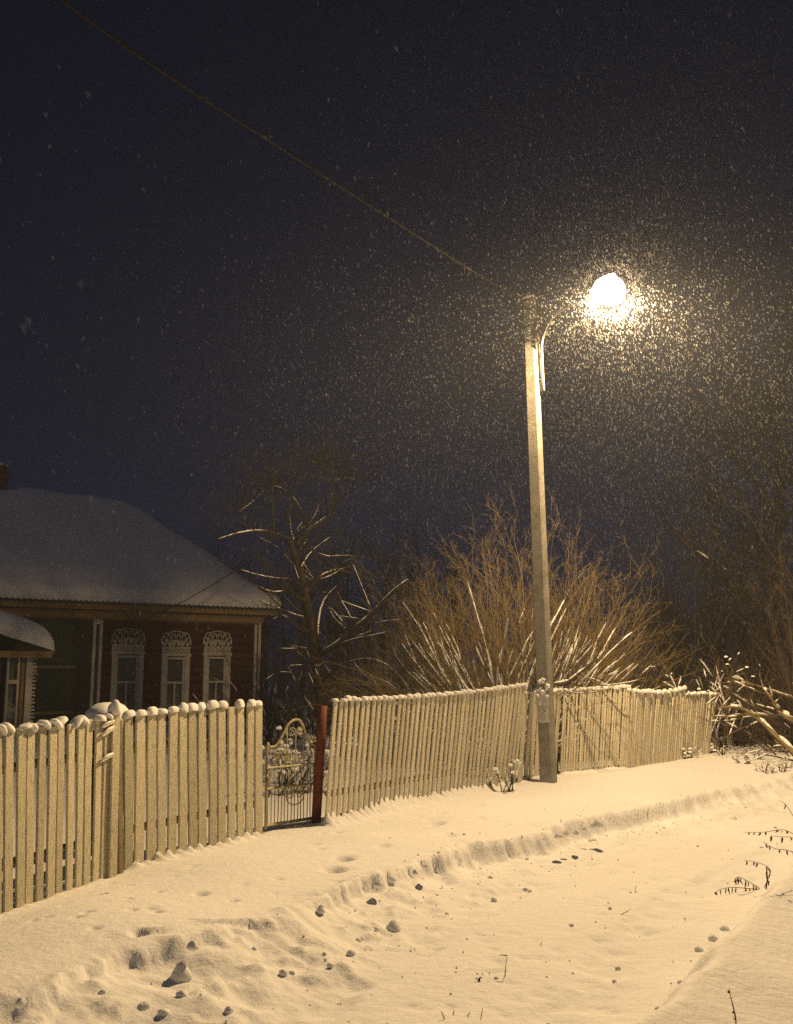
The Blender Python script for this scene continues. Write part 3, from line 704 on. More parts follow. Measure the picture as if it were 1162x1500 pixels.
# local frame: x runs from the corner backwards as -a, y = away from the lane
def hl(a, b, z): return (-a, -b, z)
hw = house.matrix_world.copy()
Mh = Matrix.Translation(house.location) @ Matrix.Rotation(house.rotation_euler.z, 4, 'Z')
def a_of(px, b=-0.5, z=1.7):
    lo_, hi_ = -2.0, 14.0
    for _ in range(50):
        m_ = (lo_ + hi_) / 2; w = Mh @ Vector(hl(m_, b, z))
        d = w.y * cp + (w.z - CAMZ) * sp
        if CX + FPX * w.x / d > px: lo_ = m_
        else: hi_ = m_
    return lo_
def z_of(py, a, b=-0.5):
    w = Mh @ Vector(hl(a, b, 0)); return at(CX, py, w.y).z
ZE = 3.43; LEN = 11.5; DEP = 8.6; BW = -0.5
acorner = a_of(377)
avr = a_of(147)
# openings
wins = []
for pxc, wpx, ytop in ((185.5, 32, 960), (256, 27, 963), (316.5, 26, 962)):
    wins.append((a_of(pxc + wpx / 2), a_of(pxc - wpx / 2), 0.55, z_of(ytop, a_of(pxc))))
# log courses
dlog = 0.225; zlog = -0.3; k = 0
while zlog < 3.2:
    spans = [(acorner, avr)]
    for (a0, a1, z0, z1) in wins:
        if zlog + dlog > z0 and zlog < z1:
            ns = []
            for s0, s1 in spans:
                if a1 <= s0 or a0 >= s1: ns.append((s0, s1)); continue
                if a0 > s0: ns.append((s0, a0))
                if a1 < s1: ns.append((a1, s1))
            spans = ns
    for s0, s1 in spans:
        mb = MB(); P = np.array([hl(s0, BW - .10, zlog + dlog / 2), hl((s0 + s1) / 2, BW - .10 + random.uniform(-.008, .008), zlog + dlog / 2), hl(s1, BW - .10, zlog + dlog / 2)])
        mb.tube(P, dlog * 0.53, 10).build('log', M['log'], house, True)
    zlog += dlog; k += 1
# side wall logs and the body behind
mb = MB().box(hl((acorner + LEN) / 2 + .1, BW - 4.0, 1.55), (LEN - acorner - .2, 7.2, 3.5)); mb.build('inner_wall', M['log'], house)
def hbox(name, a0, a1, b0, b1, z0, z1, m, parent=house):
    return MB().box(hl((a0 + a1) / 2, (b0 + b1) / 2, (z0 + z1) / 2), (abs(a1 - a0), abs(b1 - b0), abs(z1 - z0))).build(name, m, parent)
# corner boards
for (pa, pb_) in ((371, 374.5), (376.5, 380.5)): hbox('corner_board', a_of(pb_), a_of(pa), BW, BW + .05, -.3, 3.05, M['trim'])
hbox('corner_board', a_of(376.5) , a_of(374.5), BW, BW + .03, -.3, 3.05, M['log'])
for (pa, pb_) in ((133, 137.5), (142.5, 147)): hbox('corner_board', a_of(pb_), a_of(pa), BW, BW + .07, -.3, 3.05, M['trim'])
hbox('corner_board', a_of(142.4), a_of(137.6), BW, BW + .045, -.3, 2.86, M['green'])
hbox('corner_board', a_of(142.4), a_of(137.6), BW, BW + .07, 2.86, 3.05, M['trim'])
# windows with carved surrounds
def carved_window(a0, a1, z0, z1, b, crown=True):
    w = a1 - a0; ac = (a0 + a1) / 2; o = empty('window', hl(ac, b, z0), 0, house)
    def wb(name, x0, x1, y0, y1, zz0, zz1, m): return MB().box(((x0 + x1) / 2, -(y0 + y1) / 2, (zz0 + zz1) / 2), (abs(x1 - x0), abs(y1 - y0), abs(zz1 - zz0))).build(name, m, o)
    H = z1 - z0; h = w / 2
    fw = .14
    wb('side_board', -h - fw, -h, -.01, .07, -.12, H + .03, M['trim']); wb('side_board', h, h + fw, -.01, .07, -.12, H + .03, M['trim'])
    wb('sill', -h - .2, h + .2, 0, .12, -.18, -.12, M['trim'])
    wb('frame', -h, -h + .05, -.05, .02, -.1, H, M['trim']); wb('frame', h - .05, h, -.05, .02, -.1, H, M['trim'])
    wb('frame', -h + .05, h - .05, -.05, .02, H - .06, H, M['trim']); wb('transom', -h + .05, h - .05, -.05, .025, H * .49, H * .49 + .06, M['trim'])
    wb('mullion', -.025, .025, -.05, .015, -.1, H * .49, M['trim'])
    wb('pane', -h + .05, h - .05, -.034, -.03, H * .49 + .06, H - .06, M['glass']); wb('pane', -h + .05, -.025, -.034, -.03, -.1, H * .49, M['glass']); wb('pane', .025, h - .05, -.034, -.03, -.1, H * .49, M['glass'])
    Vc = []; n = 24
    for zz in (-.1, H):
        for i in range(n + 1): Vc.append((-h + w * i / n, .10 + .018 * math.sin(i * 1.9), zz))
    link('curtain', np_mesh('curtain', Vc, np.array([[i, i + 1, n + 2 + i, n + 1 + i] for i in range(n)]), True, M['curtain']), o)
    wb('header_board', -h - fw - .03, h + fw + .03, 0, .085, H + .03, H + .10, M['trim'])
    hb = wb('carved_band', -h - fw, h + fw, 0, .055, H + .10, H + .26, M['trim'])
    wb('header_board', -h - fw - .02, h + fw + .02, 0, .08, H + .26, H + .29, M['trim'])
    # relief on the band
    for k in range(5):
        x = (k - 2) * (w + 2 * fw) / 5.4
        MB().tube([(x + .06 * math.cos(t), -.058, H + .18 + .045 * math.sin(t)) for t in np.linspace(0, 2 * math.pi, 13)], .012, 5).build('rosette', M['frieze'], o, True)
    # pierced crown
    hw2 = h + fw; ch = .42
    sg = lambda v, e: math.copysign(abs(v) ** e, v)
    outer = [((hw2 + .02) * sg(math.cos(t), .62), -.035, H + .29 + ch * math.sin(t) ** .55 * (1 + .05 * math.sin(9 * t))) for t in np.linspace(0.02, math.pi - .02, 41)]
    MB().tube(outer, .026, 5, .8).build('crown_arch', M['trim'], o, True)
    for k in range(6):
        x0 = hw2 * .86 * (k - 2.5) / 2.5; hgt = (ch - .06) * (1 - .30 * abs((k - 2.5) / 2.5) ** 2)
        lp = [(x0 * (1 + .06 * math.sin(q)) + .052 * math.cos(q) * (1 + .35 * math.sin(q)), H + .31 + hgt * (.5 + .5 * math.sin(q))) for q in np.linspace(0, 2 * math.pi, 17)]
        MB().tube([(x, -.03, z) for x, z in lp], .022, 5).build('crown_loop', M['trim'], o, True)
        MB().tube([(x0 * .93, -.03, H + .29), (x0 * 1.0, -.03, H + .29 + hgt * .55)], .020, 5).build('crown_loop', M['trim'], o, True)
    MB().tube([(.16 * math.cos(t), -.03, H + .29 + .17 * math.sin(t)) for t in np.linspace(0, math.pi, 15)], .03, 5).build('crown_loop', M['trim'], o, True)
    return o
for (a0, a1, z0, z1) in wins: carved_window(a0, a1, z0, z1, BW + .02)
# eaves: soffit, frieze, fringe
hbox('soffit', .05, LEN, BW - .3, -.06, ZE - .16, ZE - .10, M['frieze'])
hbox('fascia_board', 0.03, LEN, -.10, -.05, ZE - .20, ZE - .03, M['frieze'])
hbox('frieze_board', acorner - .12, LEN, BW + .02, BW + .10, 3.02, ZE - .165, M['frieze'])
hbox('frieze_board', acorner - .15, LEN, BW + .10, BW + .16, 3.16, 3.22, M['frieze'])
mb = MB(); nteeth = int((LEN - acorner) / .055)
for k in range(nteeth):
    a = acorner + .055 * (k + .5); mb.add([hl(a - .025, BW + .11, 3.03), hl(a + .025, BW + .11, 3.03), hl(a, BW + .11, 2.955), hl(a - .025, BW + .085, 3.03), hl(a + .025, BW + .085, 3.03), hl(a, BW + .085, 2.955)], [np.array([[0, 1, 2], [5, 4, 3]]), np.array([[0, 3, 4, 1], [1, 4, 5, 2], [2, 5, 3, 0]])])
tag(mb.build('fringe', M['frieze'], house), kind='stuff')
# roof: plan heightfield in local coordinates  (x=-a, y=-b)
def roof_h(x, y, w=6.0):
    d1 = y; d2 = DEP - y; d3 = -x * (4.3 / 3.3); d4 = (x + LEN) * (4.3 / 3.3) + 2
    return np.minimum(np.minimum(d1, d2), np.minimum(d3, d4))
TAN = (6.72 - ZE) / 4.3
def edge_grid(a, b, e, fine, coarse):
    n = max(2, int(e / fine)); m = max(4, int((b - a - 2 * e) / coarse))
    return np.concatenate([np.linspace(a, a + e, n, endpoint=False), np.linspace(a + e, b - e, m, endpoint=False), np.linspace(b - e, b, n + 1)])
gx = edge_grid(-LEN, 0.06, .6, .04, .16); gy = edge_grid(-.06, DEP + .06, .6, .035, .2)
X_, Y_ = np.meshgrid(gx, gy, indexing='ij')
def roof_snow():
    d1 = Y_ + .06; d2 = DEP + .06 - Y_; d3 = (.06 - X_); d4 = (X_ + LEN) + 1.0
    de = np.minimum(np.minimum(d1, d2), np.minimum(d3, d4))
    k = 7.0
    hs = [(Y_), (DEP - Y_), (-X_) * 4.3 / 3.3, (X_ + LEN) * 4.3 / 3.3 + 2.0]
    base = -np.log(sum(np.exp(-k * 0.5 * h_) for h_ in hs)) / (k * .5)
    th = .34 * np.sqrt(np.clip(1 - (1 - np.clip(de / .16, 0, 1)) ** 2, 0, 1)) + .05 * np.clip(de / 1.0, 0, 1)
    th = th * (1 + .38 * fbm(X_, Y_, .8, 3, 91)) + .02 * fbm(X_, Y_, 3.0, 2, 92) * np.clip(de / .2, 0, 1)
    return ZE + .035 + np.maximum(base, -.05) * TAN + th
Zr = roof_snow()
ni2, nj2 = X_.shape; ii = np.arange(ni2 * nj2).reshape(ni2, nj2)
Fr = np.stack([ii[:-1, :-1], ii[1:, :-1], ii[1:, 1:], ii[:-1, 1:]], -1).reshape(-1, 4)
rs = link('roof_snow', np_mesh('roof_snow', np.stack([X_, Y_, Zr], -1).reshape(-1, 3), Fr, True, M['snow_soft']), house)
# corrugated sheets: front and end eaves
def corr(n, fn, name):
    V = []; 
    for i in range(n + 1):
        for r_ in range(2):
            for q in range(2): V.append(fn(i, r_, q))
    F = []
    for i in range(n):
        for q in range(2): F.append([i * 4 + q, (i + 1) * 4 + q, (i + 1) * 4 + 2 + q, i * 4 + 2 + q])
        F.append([i * 4, i * 4 + 1, (i + 1) * 4 + 1, (i + 1) * 4])
    return link(name, np_mesh(name, V, np.array(F), True, M['slate']), house)
pitch = .145
n1 = int(LEN / pitch * 6)
corr(n1, lambda i, r_, q: (-(i * pitch / 6) + .02, -.11 + r_ * .9, ZE - .012 + (-.05 + r_ * .9) * TAN * .97 + .030 * math.sin(2 * math.pi * i / 6) + .012 * q), 'roof_sheet')
n2 = int(DEP / pitch * 6)
corr(n2, lambda i, r_, q: (.11 - r_ * .7, i * pitch / 6, ZE - .012 + (-.05 + r_ * .7) * TAN * 1.25 + .026 * math.sin(2 * math.pi * i / 6) + .012 * q), 'roof_sheet')
# veranda boards between the posts
va0, va1 = a_of(134), LEN
mb = MB(); a = va0
while a < va1:
    mb.box(hl(a + .048, BW - .06 + random.uniform(-.004, .004), 1.4), (.088, .03, 3.4)); a += .097
tag(mb.build('veranda_boards', M['green'], house), kind='stuff')
a_m = a_of(110)
for z0, z1 in ((1.68, 1.75), (.50, .58)): hbox('veranda_rail', a_m, va1, BW - .02, BW + .03, z0, z1, M['rail'])
hbox('veranda_shadow_panel', va0 + .06, va0 + .5, BW - .03, BW + .0, -.3, 3.0, M['dark'])  # dark panel put in as the shadow on the veranda wall
# porch in front
PBF = 2.2                                   # how far it stands out
pa0 = a_of(50, PBF); pa1 = pa0 + 3.0
def zpy(py, a, b): 
    w = Mh @ Vector(hl(a, b, 0)); return at(CX, py, w.y).z
zpr = zpy(957, a_of(60, PBF + .4), PBF + .4)
pr0 = a_of(80, PBF + .4)
hbox('porch_roof', pr0 + .03, pa1 + .5, BW + .1, PBF + .4, zpr - .02, zpr + .05, M['frieze'])
hbox('porch_fascia', pr0 + .06, pa1 + .5, PBF + .36, PBF + .385, zpr - .10, zpr - .02, M['frieze'])
gx = edge_grid(-(pa1 + .5), -pr0, .5, .04, .12); gy = edge_grid(-(PBF + .42), -BW, .5, .04, .15)
X_, Y_ = np.meshgrid(gx, gy, indexing='ij')
de = np.minimum(np.minimum(-pr0 - X_, Y_ + PBF + .42), 9); dside = -pr0 - X_
prof_ = np.sqrt(np.clip(1 - (1 - np.clip(de / .55, 0, 1)) ** 2.3, 0, 1))
Zp = zpr + .05 + .58 * prof_ + np.clip(dside, 0, 1.6) * .30 + .10 * np.clip(Y_ + PBF, 0, 3) + .05 * fbm(X_, Y_, 1.2, 3, 8) * np.clip(de / .2, 0, 1)
for (pxh, pyh, rr) in ((9, 936, .10), (20, 933, .07), (37, 941, .06)):
    a = a_of(pxh, PBF + .42, 2.4); zz = zpy(pyh, a, PBF + .42)
    Y_ = Y_ + .10 * np.exp(-(((X_ + a) / rr) ** 2) - ((Zp - zz) / rr) ** 2)
ni2, nj2 = X_.shape; ii = np.arange(ni2 * nj2).reshape(ni2, nj2)
Fr = np.stack([ii[:-1, :-1], ii[1:, :-1], ii[1:, 1:], ii[:-1, 1:]], -1).reshape(-1, 4)
link('porch_snow', np_mesh('porch_snow', np.stack([X_, Y_, Zp], -1).reshape(-1, 3), Fr, True, M['snow_soft']), house)
ptop = zpr - .04
hbox('porch_post', a_of(46.5, PBF), a_of(39, PBF), PBF - .12, PBF, -.3, ptop, M['trim'])
hbox('porch_post', a_of(37, PBF), a_of(32, PBF), PBF - .1, PBF - .03, -.3, ptop, M['frieze'])
mb = MB(); z = -.2; a_e = a_of(46.5, PBF)
while z < ptop - .12:                      # fretwork board
    w_ = .13
    for dz, ww in ((0, .11), (.055, .05), (.09, .13), (.13, .045)):
        mb.box(hl(a_e - ww / 2, PBF - .05, z + dz + .02), (ww, .025, .038))
    z += .165
mb.build('fretwork', M['trim'], house)
# porch window
pw0, pw1 = a_of(30, PBF), a_of(11, PBF)
hbox('porch_wall', pw1 + .12, pa1, PBF - .14, PBF - .06, -.3, ptop, M['green'])
hbox('porch_wall', a_of(32, PBF), pw1 + .12, PBF - .9, PBF - .85, -.3, ptop, M['green'])
pwin = hbox('porch_window_frame', pw0, pw0 - .0 + .05, PBF - .08, PBF - .02, -.3, ptop, M['trim'])
hbox('frame', pw1 - .05, pw1, PBF - .08, PBF - .02, -.3, ptop, M['trim'], pwin); zm = zpy(999, pw0, PBF)
hbox('transom', pw0 + .05, pw1 - .05, PBF - .075, PBF - .015, zm - .04, zm + .05, M['trim'], pwin)
hbox('pane', pw0 + .05, pw1 - .05, PBF - .055, PBF - .05, zm + .05, ptop - .03, M['glass'], pwin)
hbox('pane', pw0 + .05, pw1 - .05, PBF - .055, PBF - .05, -.3, zm - .04, M['glass'], pwin)
hbox('curtain', pw0 + .05, pw1 - .05, PBF - .20, PBF - .19, -.3, ptop - .03, M['curtain'], pwin)
# chimney
ch = MB()
cxa = a_of(-8, -4.3, 7.3)
chz = zpy(682, cxa, -4.3)
chim = empty('chimney', hl(cxa, -4.3, 5.9), 0, house)
nc = int((chz - 5.9) / .085)
for k in range(nc):
    MB().box((0, 0, k * .085 + .038), (.66 + random.uniform(-.01, .01), .62, .074)).build('brick_course', M['brick'], chim)
link('snow_cap', blob('snow_cap', (.36, .34, .13), 5, 14, 8, -.1), chim, (0, 0, nc * .085))

# ------------------------------------------------------------------ snow-covered lump behind the fence
lp = at(158, 1046, 9.6)
o = link('snow_mound', blob('snow_mound', (.20, .22, .15), 15, 20, 12, -1.0, .12), None, (lp.x, lp.y, lp.z - .04)); 
tag(o, 'smooth rounded heap of snow on a barrel behind the snow-balled post', 'snow heap')
MB().tube([(0, 0, -(lp.z)), (0, 0, -.5), (0, 0, .02)], [.17, .19, .17], 14).build('barrel', M['dark'], o, True)

# ------------------------------------------------------------------ plants
class Plant:
    def __init__(s): s.b = []; s.sn = []
    def branch(s, p, d, L, r, lvl, maxl, kids, wob=0.25, up=0.1, kl=0.55, ks=0.5, spread=0.8, K=6, tipr=0.25, start=0.25):
        K0 = K; K = K0 if lvl == 0 else (5 if lvl == 1 else 3)
        P = [np.array(p, float)]; d = np.array(d, float); d /= np.linalg.norm(d)
        for k in range(K - 1):
            d = d + np.array([random.gauss(0, wob), random.gauss(0, wob), random.gauss(0, wob) * .7 + up]) / (K - 1) * 1.6 * (1.0 if lvl < 2 else .7)
            d /= np.linalg.norm(d); P.append(P[-1] + d * L / (K - 1))
        P = np.array(P); rr = r * np.linspace(1, tipr, K)
        s.b.append((P, rr, lvl))
        if lvl < maxl:
            n = kids[lvl] if lvl < len(kids) else kids[-1]
            n = max(0, int(round(n * random.uniform(.7, 1.3))))
            for i in range(n):
                q = random.uniform(start, 1.0); f = q * (K - 1); i0 = min(int(f), K - 2)
                pt = P[i0] + (P[i0 + 1] - P[i0]) * (f - i0); dd = P[i0 + 1] - P[i0]; dd = dd / np.linalg.norm(dd)
                v = rng.normal(size=3); v -= v.dot(dd) * dd; v /= np.linalg.norm(v) + 1e-9
                nd = dd + v * spread * random.uniform(.5, 1.3)
                s.branch(pt, nd, L * kl * random.uniform(.6, 1.2) * (1.15 - .5 * q), max(rr[i0] * ks, .0017), lvl + 1, maxl, kids, wob, up, kl, ks, spread, K0, tipr, start)
    def path(s, pts, r0, r1, lvl=0, n=14):
        P = smoothpath(pts, n); s.b.append((P, np.linspace(r0, r1, n), lvl)); return P
    def mesh(s, name, mat_, lv, m=3):
        by = {}
        for P, rr, l in s.b:
            if l in lv: by.setdefault(len(P), []).append((P, rr))
        mb = MB()
        for K, L in by.items():
            V, F = tubes_np(np.array([a for a, _ in L]), np.array([b for _, b in L]), m); mb.add(V, F)
        return mb.mesh(name, mat_, m > 3)
    def snow(s, name, minr, prob, thick=1.0, zmax=99, cov=(.25, .8), steep=.9, o=Vector((0, 0, 0)), maxn=4000, amax=.85, step=.35):
        by = []
        for P, rr, l in s.b:
            if rr[0] < minr or P[0][2] > zmax: continue
            K = len(P)
            Ls = np.linalg.norm(P[-1] - P[0])
            ns = max(1, int(Ls / step))
            for _ in range(ns):
                if random.random() > prob: continue
                a = random.uniform(0, amax); b_ = min(1, a + random.uniform(*cov) * min(1, .6 / max(Ls, .1)))
                t = np.linspace(a, b_, 5) * (K - 1); i0 = np.minimum(t.astype(int), K - 2); f = (t - i0)[:, None]
                Q = P[i0] * (1 - f) + P[i0 + 1] * f; rq = rr[i0]
                d = Q[-1] - Q[0]; dl = np.linalg.norm(d)
                if dl < .02 or abs(d[2]) / dl > steep: continue
                env = np.sin(np.linspace(.08, math.pi - .08, 5)) ** .5
                ra = (np.clip(rq * 1.0, .007, .05) + .006) * env * random.uniform(.8, 1.4) * thick * np.array([random.uniform(.75, 1.2) for _ in range(5)])
                Q = Q + np.array([0, 0, 1]) * (rq * .75 + ra * .35)[:, None]
                by.append((Q, ra))
        if len(by) > maxn: by = random.sample(by, maxn)
        if not by: return None
        V, F = tubes_np(np.array([a for a, _ in by]), np.array([b for _, b in by]), 5)
        return np_mesh(name, V, F, True, M['snow_soft'])

def plant_obj(name, pl_, base, label, cat, twigmat, trunk_lv, twig_lv, snow=None, group=None, trunkmat=None):
    o = empty(name, base); tag(o, label, cat, group)
    b = Vector(base)
    for nm, lv, mm, sides in (('trunk', trunk_lv, trunkmat or twigmat, 6), ('crown', twig_lv, twigmat, 3)):
        if any(l in lv for _, _, l in pl_.b):
            ob = link(nm, pl_.mesh(nm, mm, lv, sides), o, -b)
    if snow:
        me = pl_.snow('snow_cover', **snow)
        if me: tag(link('snow_cover', me, o, -b), kind='stuff')
    return o

# big many-stemmed bush behind the fence
bc = Vector((1.85, 16.9, 0.22)); P = Plant()
def lane_clamp(hd, reach, lim=1.9):
    c_ = hd[0] * V2[0] + hd[1] * V2[1]
    if c_ * reach > lim: hd = hd - V2 * (c_ - lim / reach)
    return hd
for k in range(220):
    az = random.uniform(0, 2 * math.pi); q = random.random() ** .6
    tilt = q * R(76)
    L = 1.0 / math.sqrt((math.sin(tilt) / 2.65) ** 2 + (math.cos(tilt) / 3.9) ** 2) * random.uniform(.80, 1.04)
    hd = lane_clamp(np.array([math.cos(az), math.sin(az) * .8]), L * math.sin(tilt))
    p0 = np.array([bc.x + random.gauss(0, .25) + hd[0] * .2, bc.y + random.gauss(0, .25) + hd[1] * .2, .15])
    d0 = np.array([hd[0] * math.sin(tilt), hd[1] * math.sin(tilt), math.cos(tilt)])
    P.branch(p0, d0 + np.array([0, 0, -.05]), L, random.uniform(.007, .016), 0, 3, (12, 5, 2), .42, .08, .36, .5, .70, 9, .18, .30)
for k in range(110):
    az = (math.pi if k % 2 else 0) + random.uniform(-.9, .9); tilt = R(random.uniform(34, 74)); L = random.uniform(1.7, 3.2)
    hd = lane_clamp(np.array([math.cos(az), math.sin(az) - .15]), L * math.sin(tilt), 1.15)
    P.branch((bc.x + hd[0] * random.uniform(.1, .5), bc.y - .75 + random.gauss(0, .25), .25), (hd[0] * math.sin(tilt), hd[1] * math.sin(tilt), math.cos(tilt)), L, random.uniform(.0125, .021), 0, 3, (7, 4, 2), .50, .05, .40, .5, .7, 10, .2, .35)
plant_obj('bare_bush', P, bc, 'large fan-shaped bare bush with snow-lined lower stems behind the slatted fence', 'bush', M['twig'], (0,), (1, 2, 3), dict(minr=.010, prob=.85, thick=.9, steep=.94, maxn=4200, amax=.75, step=.12, cov=(.2, .6)), trunkmat=M['twig'])
# long limb reaching in front of the pole fence
P = Plant()
lb = at(812, 1004, 14.3)
P.path([at(806, 1004, 14.3), at(830, 1000, 14.4), at(850, 985, 14.5), at(875, 965, 14.7)], .035, .02)
P.path([at(850, 985, 14.5), at(880, 1003, 14.3), at(920, 1000, 14.2), at(945, 992, 14.2)], .014, .004, 1)
P.path([at(812, 1004, 14.2), at(840, 1015, 14.0), at(880, 1012, 13.9), at(905, 1003, 13.9)], .010, .003, 1)
for (a, b) in ((820, 1005), (845, 990), (870, 1001), (900, 1004), (890, 1010)):
    P.branch(at(a, b, 14.1), (random.uniform(-.2, 1), -.3, random.uniform(-.3, .6)), .5, .006, 2, 3, (4, 4, 4), .4, 0, .5, .6)
P.path([Vector((lb.x, lb.y, .1)), Vector((lb.x - .02, lb.y, .6)), at(808, 1003, 14.3)], .04, .035)
plant_obj('bare_shrub', P, Vector((lb.x, lb.y, .2)), 'thick snow-topped limb resting over the fence beside the concrete pole', 'shrub', M['twig'], (0,), (1, 2, 3), dict(minr=.004, prob=.9, thick=.5, cov=(.25, .6), step=.16), trunkmat=M['bark'])

# old apple tree by the house
def px_tree(spec, Y, jitter):
    out = []
    for pts, r0, r1 in spec: out.append(([at(a, b, Y + dy) for a, b, dy in pts], r0, r1))
    return out
P = Plant(); AY = 16.2
spec = [([(474, 1075, 0), (468, 1010, 0), (463, 960, .05), (455, 915, .1), (449, 878, .1), (444, 850, .15), (432, 815, .2), (425, 790, .2)], .10, .045),
        ([(463, 962, 0), (490, 948, -.3), (515, 925, -.5), (545, 900, -.7), (575, 868, -.9), (598, 850, -1.0)], .055, .02),
        ([(446, 868, .1), (462, 852, .3), (480, 840, .5), (498, 836, .7), (520, 830, .9)], .045, .015),
        ([(452, 882, .1), (436, 875, -.2), (420, 868, -.4), (398, 868, -.6), (380, 860, -.7)], .035, .012),
        ([(425, 790, .2), (405, 782, 0), (380, 778, -.3), (350, 781, -.5), (320, 790, -.7)], .03, .008),
        ([(428, 800, .2), (455, 775, .3), (478, 758, .4), (488, 740, .5), (487, 700, .5), (484, 685, .5)], .032, .014),
        ([(455, 772, .3), (440, 745, .1), (428, 728, 0), (412, 716, -.1), (402, 712, -.1)], .022, .010),
        ([(402, 790, 0), (400, 750, 0), (401, 718, .1), (404, 700, .1)], .022, .010),
        ([(452, 925, 0), (440, 922, -.3), (425, 908, -.5), (412, 900, -.6)], .022, .006),
        ([(470, 950, .2), (466, 920, .6), (472, 885, .9), (490, 862, 1.1), (515, 842, 1.2)], .03, .010),
        ([(420, 790, .2), (440, 795, .4), (475, 815, .7), (510, 814, .9), (545, 820, 1.0)], .022, .007),
        ([(488, 706, .5), (505, 700, .6), (530, 705, .7)], .012, .004), ([(486, 695, .5), (470, 680, .4), (455, 678, .2)], .012, .004),
        ([(404, 712, .1), (388, 718, 0), (370, 735, -.1), (350, 750, -.3)], .012, .004), ([(470, 1000, 0), (500, 975, -.3), (540, 965, -.6), (570, 975, -.8)], .022, .006),
        ([(468, 1010, 0), (440, 990, -.2), (410, 985, -.4), (390, 995, -.5)], .02, .006)]
ends = []
for pts, r0, r1 in px_tree(spec, AY, 0):
    Q = P.path(pts, r0, r1, 0)
    for k in range(3, 14):
        for _ in range(2):
            if random.random() < .95:
                d = rng.normal(size=3); d[2] = abs(d[2]) * .6 + .15
                P.branch(Q[k], d, random.uniform(.35, 1.1), max(.005, (r0 + (r1 - r0) * k / 13) * .3), 1, 3, (0, 7, 5), .35, .1, .5, .55, .9)
plant_obj('apple_tree', P, at(474, 1075, AY), 'old crooked bare apple tree with snow along its limbs beside the log house', 'tree', M['bark_dark'], (0,), (1, 2, 3), dict(minr=.010, prob=.9, thick=.42, steep=.85, maxn=420, cov=(.6, 1.5), step=.28))

# young shrubs full of snow behind the gate
def snow_shrub(name, px, py, Y, h, w, n, label, group=None, twig='bark', blobs=20, br=.05):
    P = Plant(); b = at(px, py, Y); b.z = gz2(b) - .03
    for k in range(n):
        az = random.uniform(0, 6.28); tl_ = random.uniform(0, 1)
        P.branch(b + Vector((random.gauss(0, w * .15), random.gauss(0, w * .15), 0)), (math.cos(az) * tl_ * w / h * 1.2, math.sin(az) * tl_ * w / h * 1.2, 1), h * random.uniform(.6, 1.0), random.uniform(.005, .010), 0, 2, (6, 3), .3, .0, .4, .6, .8)
    o = plant_obj(name, P, b, label, 'shrub', M[twig], (0,), (1, 2), dict(minr=.002, prob=.4, thick=.9, cov=(.4, 1.0), steep=.95, maxn=300), group)
    # snow clumps on the forks
    mb = MB()
    for k in range(blobs):
        P_, rr, l = random.choice(P.b); q = P_[random.randint(2, len(P_) - 1)] - np.array(b)
        me = CAPS[k % 7]; V = np.array([v.co for v in me.vertices]) * np.array([br * random.uniform(.5, 1.2), br * random.uniform(.5, 1.1), br * random.uniform(.5, 1.0)]) + q
        mb.add(V, np.array([list(p.vertices) for p in me.polygons]))
    if blobs: tag(mb.build('snow_clump', M['snow_soft'], o, True), kind='stuff')
    return o
for k, (px, py, Y, h, w) in enumerate(((402, 1160, 12.6, .72, .5), (430, 1160, 12.9, .70, .5), (458, 1160, 13.2, .80, .5), (418, 1150, 13.6, .75, .6), (446, 1150, 13.9, .75, .6))):
    snow_shrub('snowy_shrub', px, py, Y, h, w, 9, 'low shrub thick with clumps of snow seen through the iron gate', 'shrubs behind the gate', 'bark', 16, .045)
snow_shrub('snowy_shrub', 1048, 1100, 17.4, 1.75, 1.0, 16, 'snow-clumped shrub rising over the far end of the fence', None, 'twig', 22, .030)
snow_shrub('snowy_shrub', 1008, 1108, 16.0, .28, .35, 10, 'little snowy tuft at the foot of the last fence panel', None, 'weed', 10, .035)
snow_shrub('snowy_shrub', 742, 1152, 12.25, .42, .35, 8, 'dry weed crusted with snow against the bowed slats near the pole', None, 'weed', 14, .035)

# bush on the right bank, and the fallen branches
P = Plant(); b0 = at(1190, 1080, 16.2); b0.z = .25
for k in range(72):
    az = random.uniform(0, 6.28); q = random.random() ** .8; tl_ = q * R(70); L = 1 / math.sqrt((math.sin(tl_) / 1.6) ** 2 + (math.cos(tl_) / 3.0) ** 2) * random.uniform(.7, 1.05)
    P.branch(b0 + Vector((random.gauss(0, .3), random.gauss(0, .3), 0)), (math.cos(az) * math.sin(tl_), math.sin(az) * math.sin(tl_), math.cos(tl_)), L, random.uniform(.008, .016), 0, 3, (10, 4, 3), .25, .05, .4, .5, .6, 7, .2, .25)
plant_obj('bare_bush', P, b0, 'brown twiggy bush over the fallen snowy branches at the lane bend', 'bush', M['bark'], (0,), (1, 2, 3), dict(minr=.006, prob=.14, thick=.8, maxn=160, cov=(.12, .4)))
def limb(pts, r0, r1, label, n_tw=8, base=None):
    n_tw = int(n_tw * .6)
    P = Plant(); Q = P.path(pts, r0, r1, 0)
    for k in range(n_tw):
        i = random.randint(3, 12); P.branch(Q[i], (random.uniform(-1.2, .2), random.uniform(-.4, .4), random.uniform(-.2, .45)), random.uniform(.4, 1.0), .008, 1, 3, (0, 3, 2), .3, .0, .5, .6, .7)
    plant_obj('fallen_branch', P, Q[-1], label, 'branch', M['twig'], (0,), (1, 2, 3), dict(minr=.005, prob=.8, thick=.8, cov=(.12, .4), step=.2), 'fallen branches at the lane bend')
limb([at(1052, 1036, 15.6), at(1085, 1037, 15.5), at(1110, 1052, 15.4), at(1140, 1080, 15.2), at(1175, 1112, 14.9)], .014, .05, 'thick fallen branch capped with snow sloping down to the bank', 9)
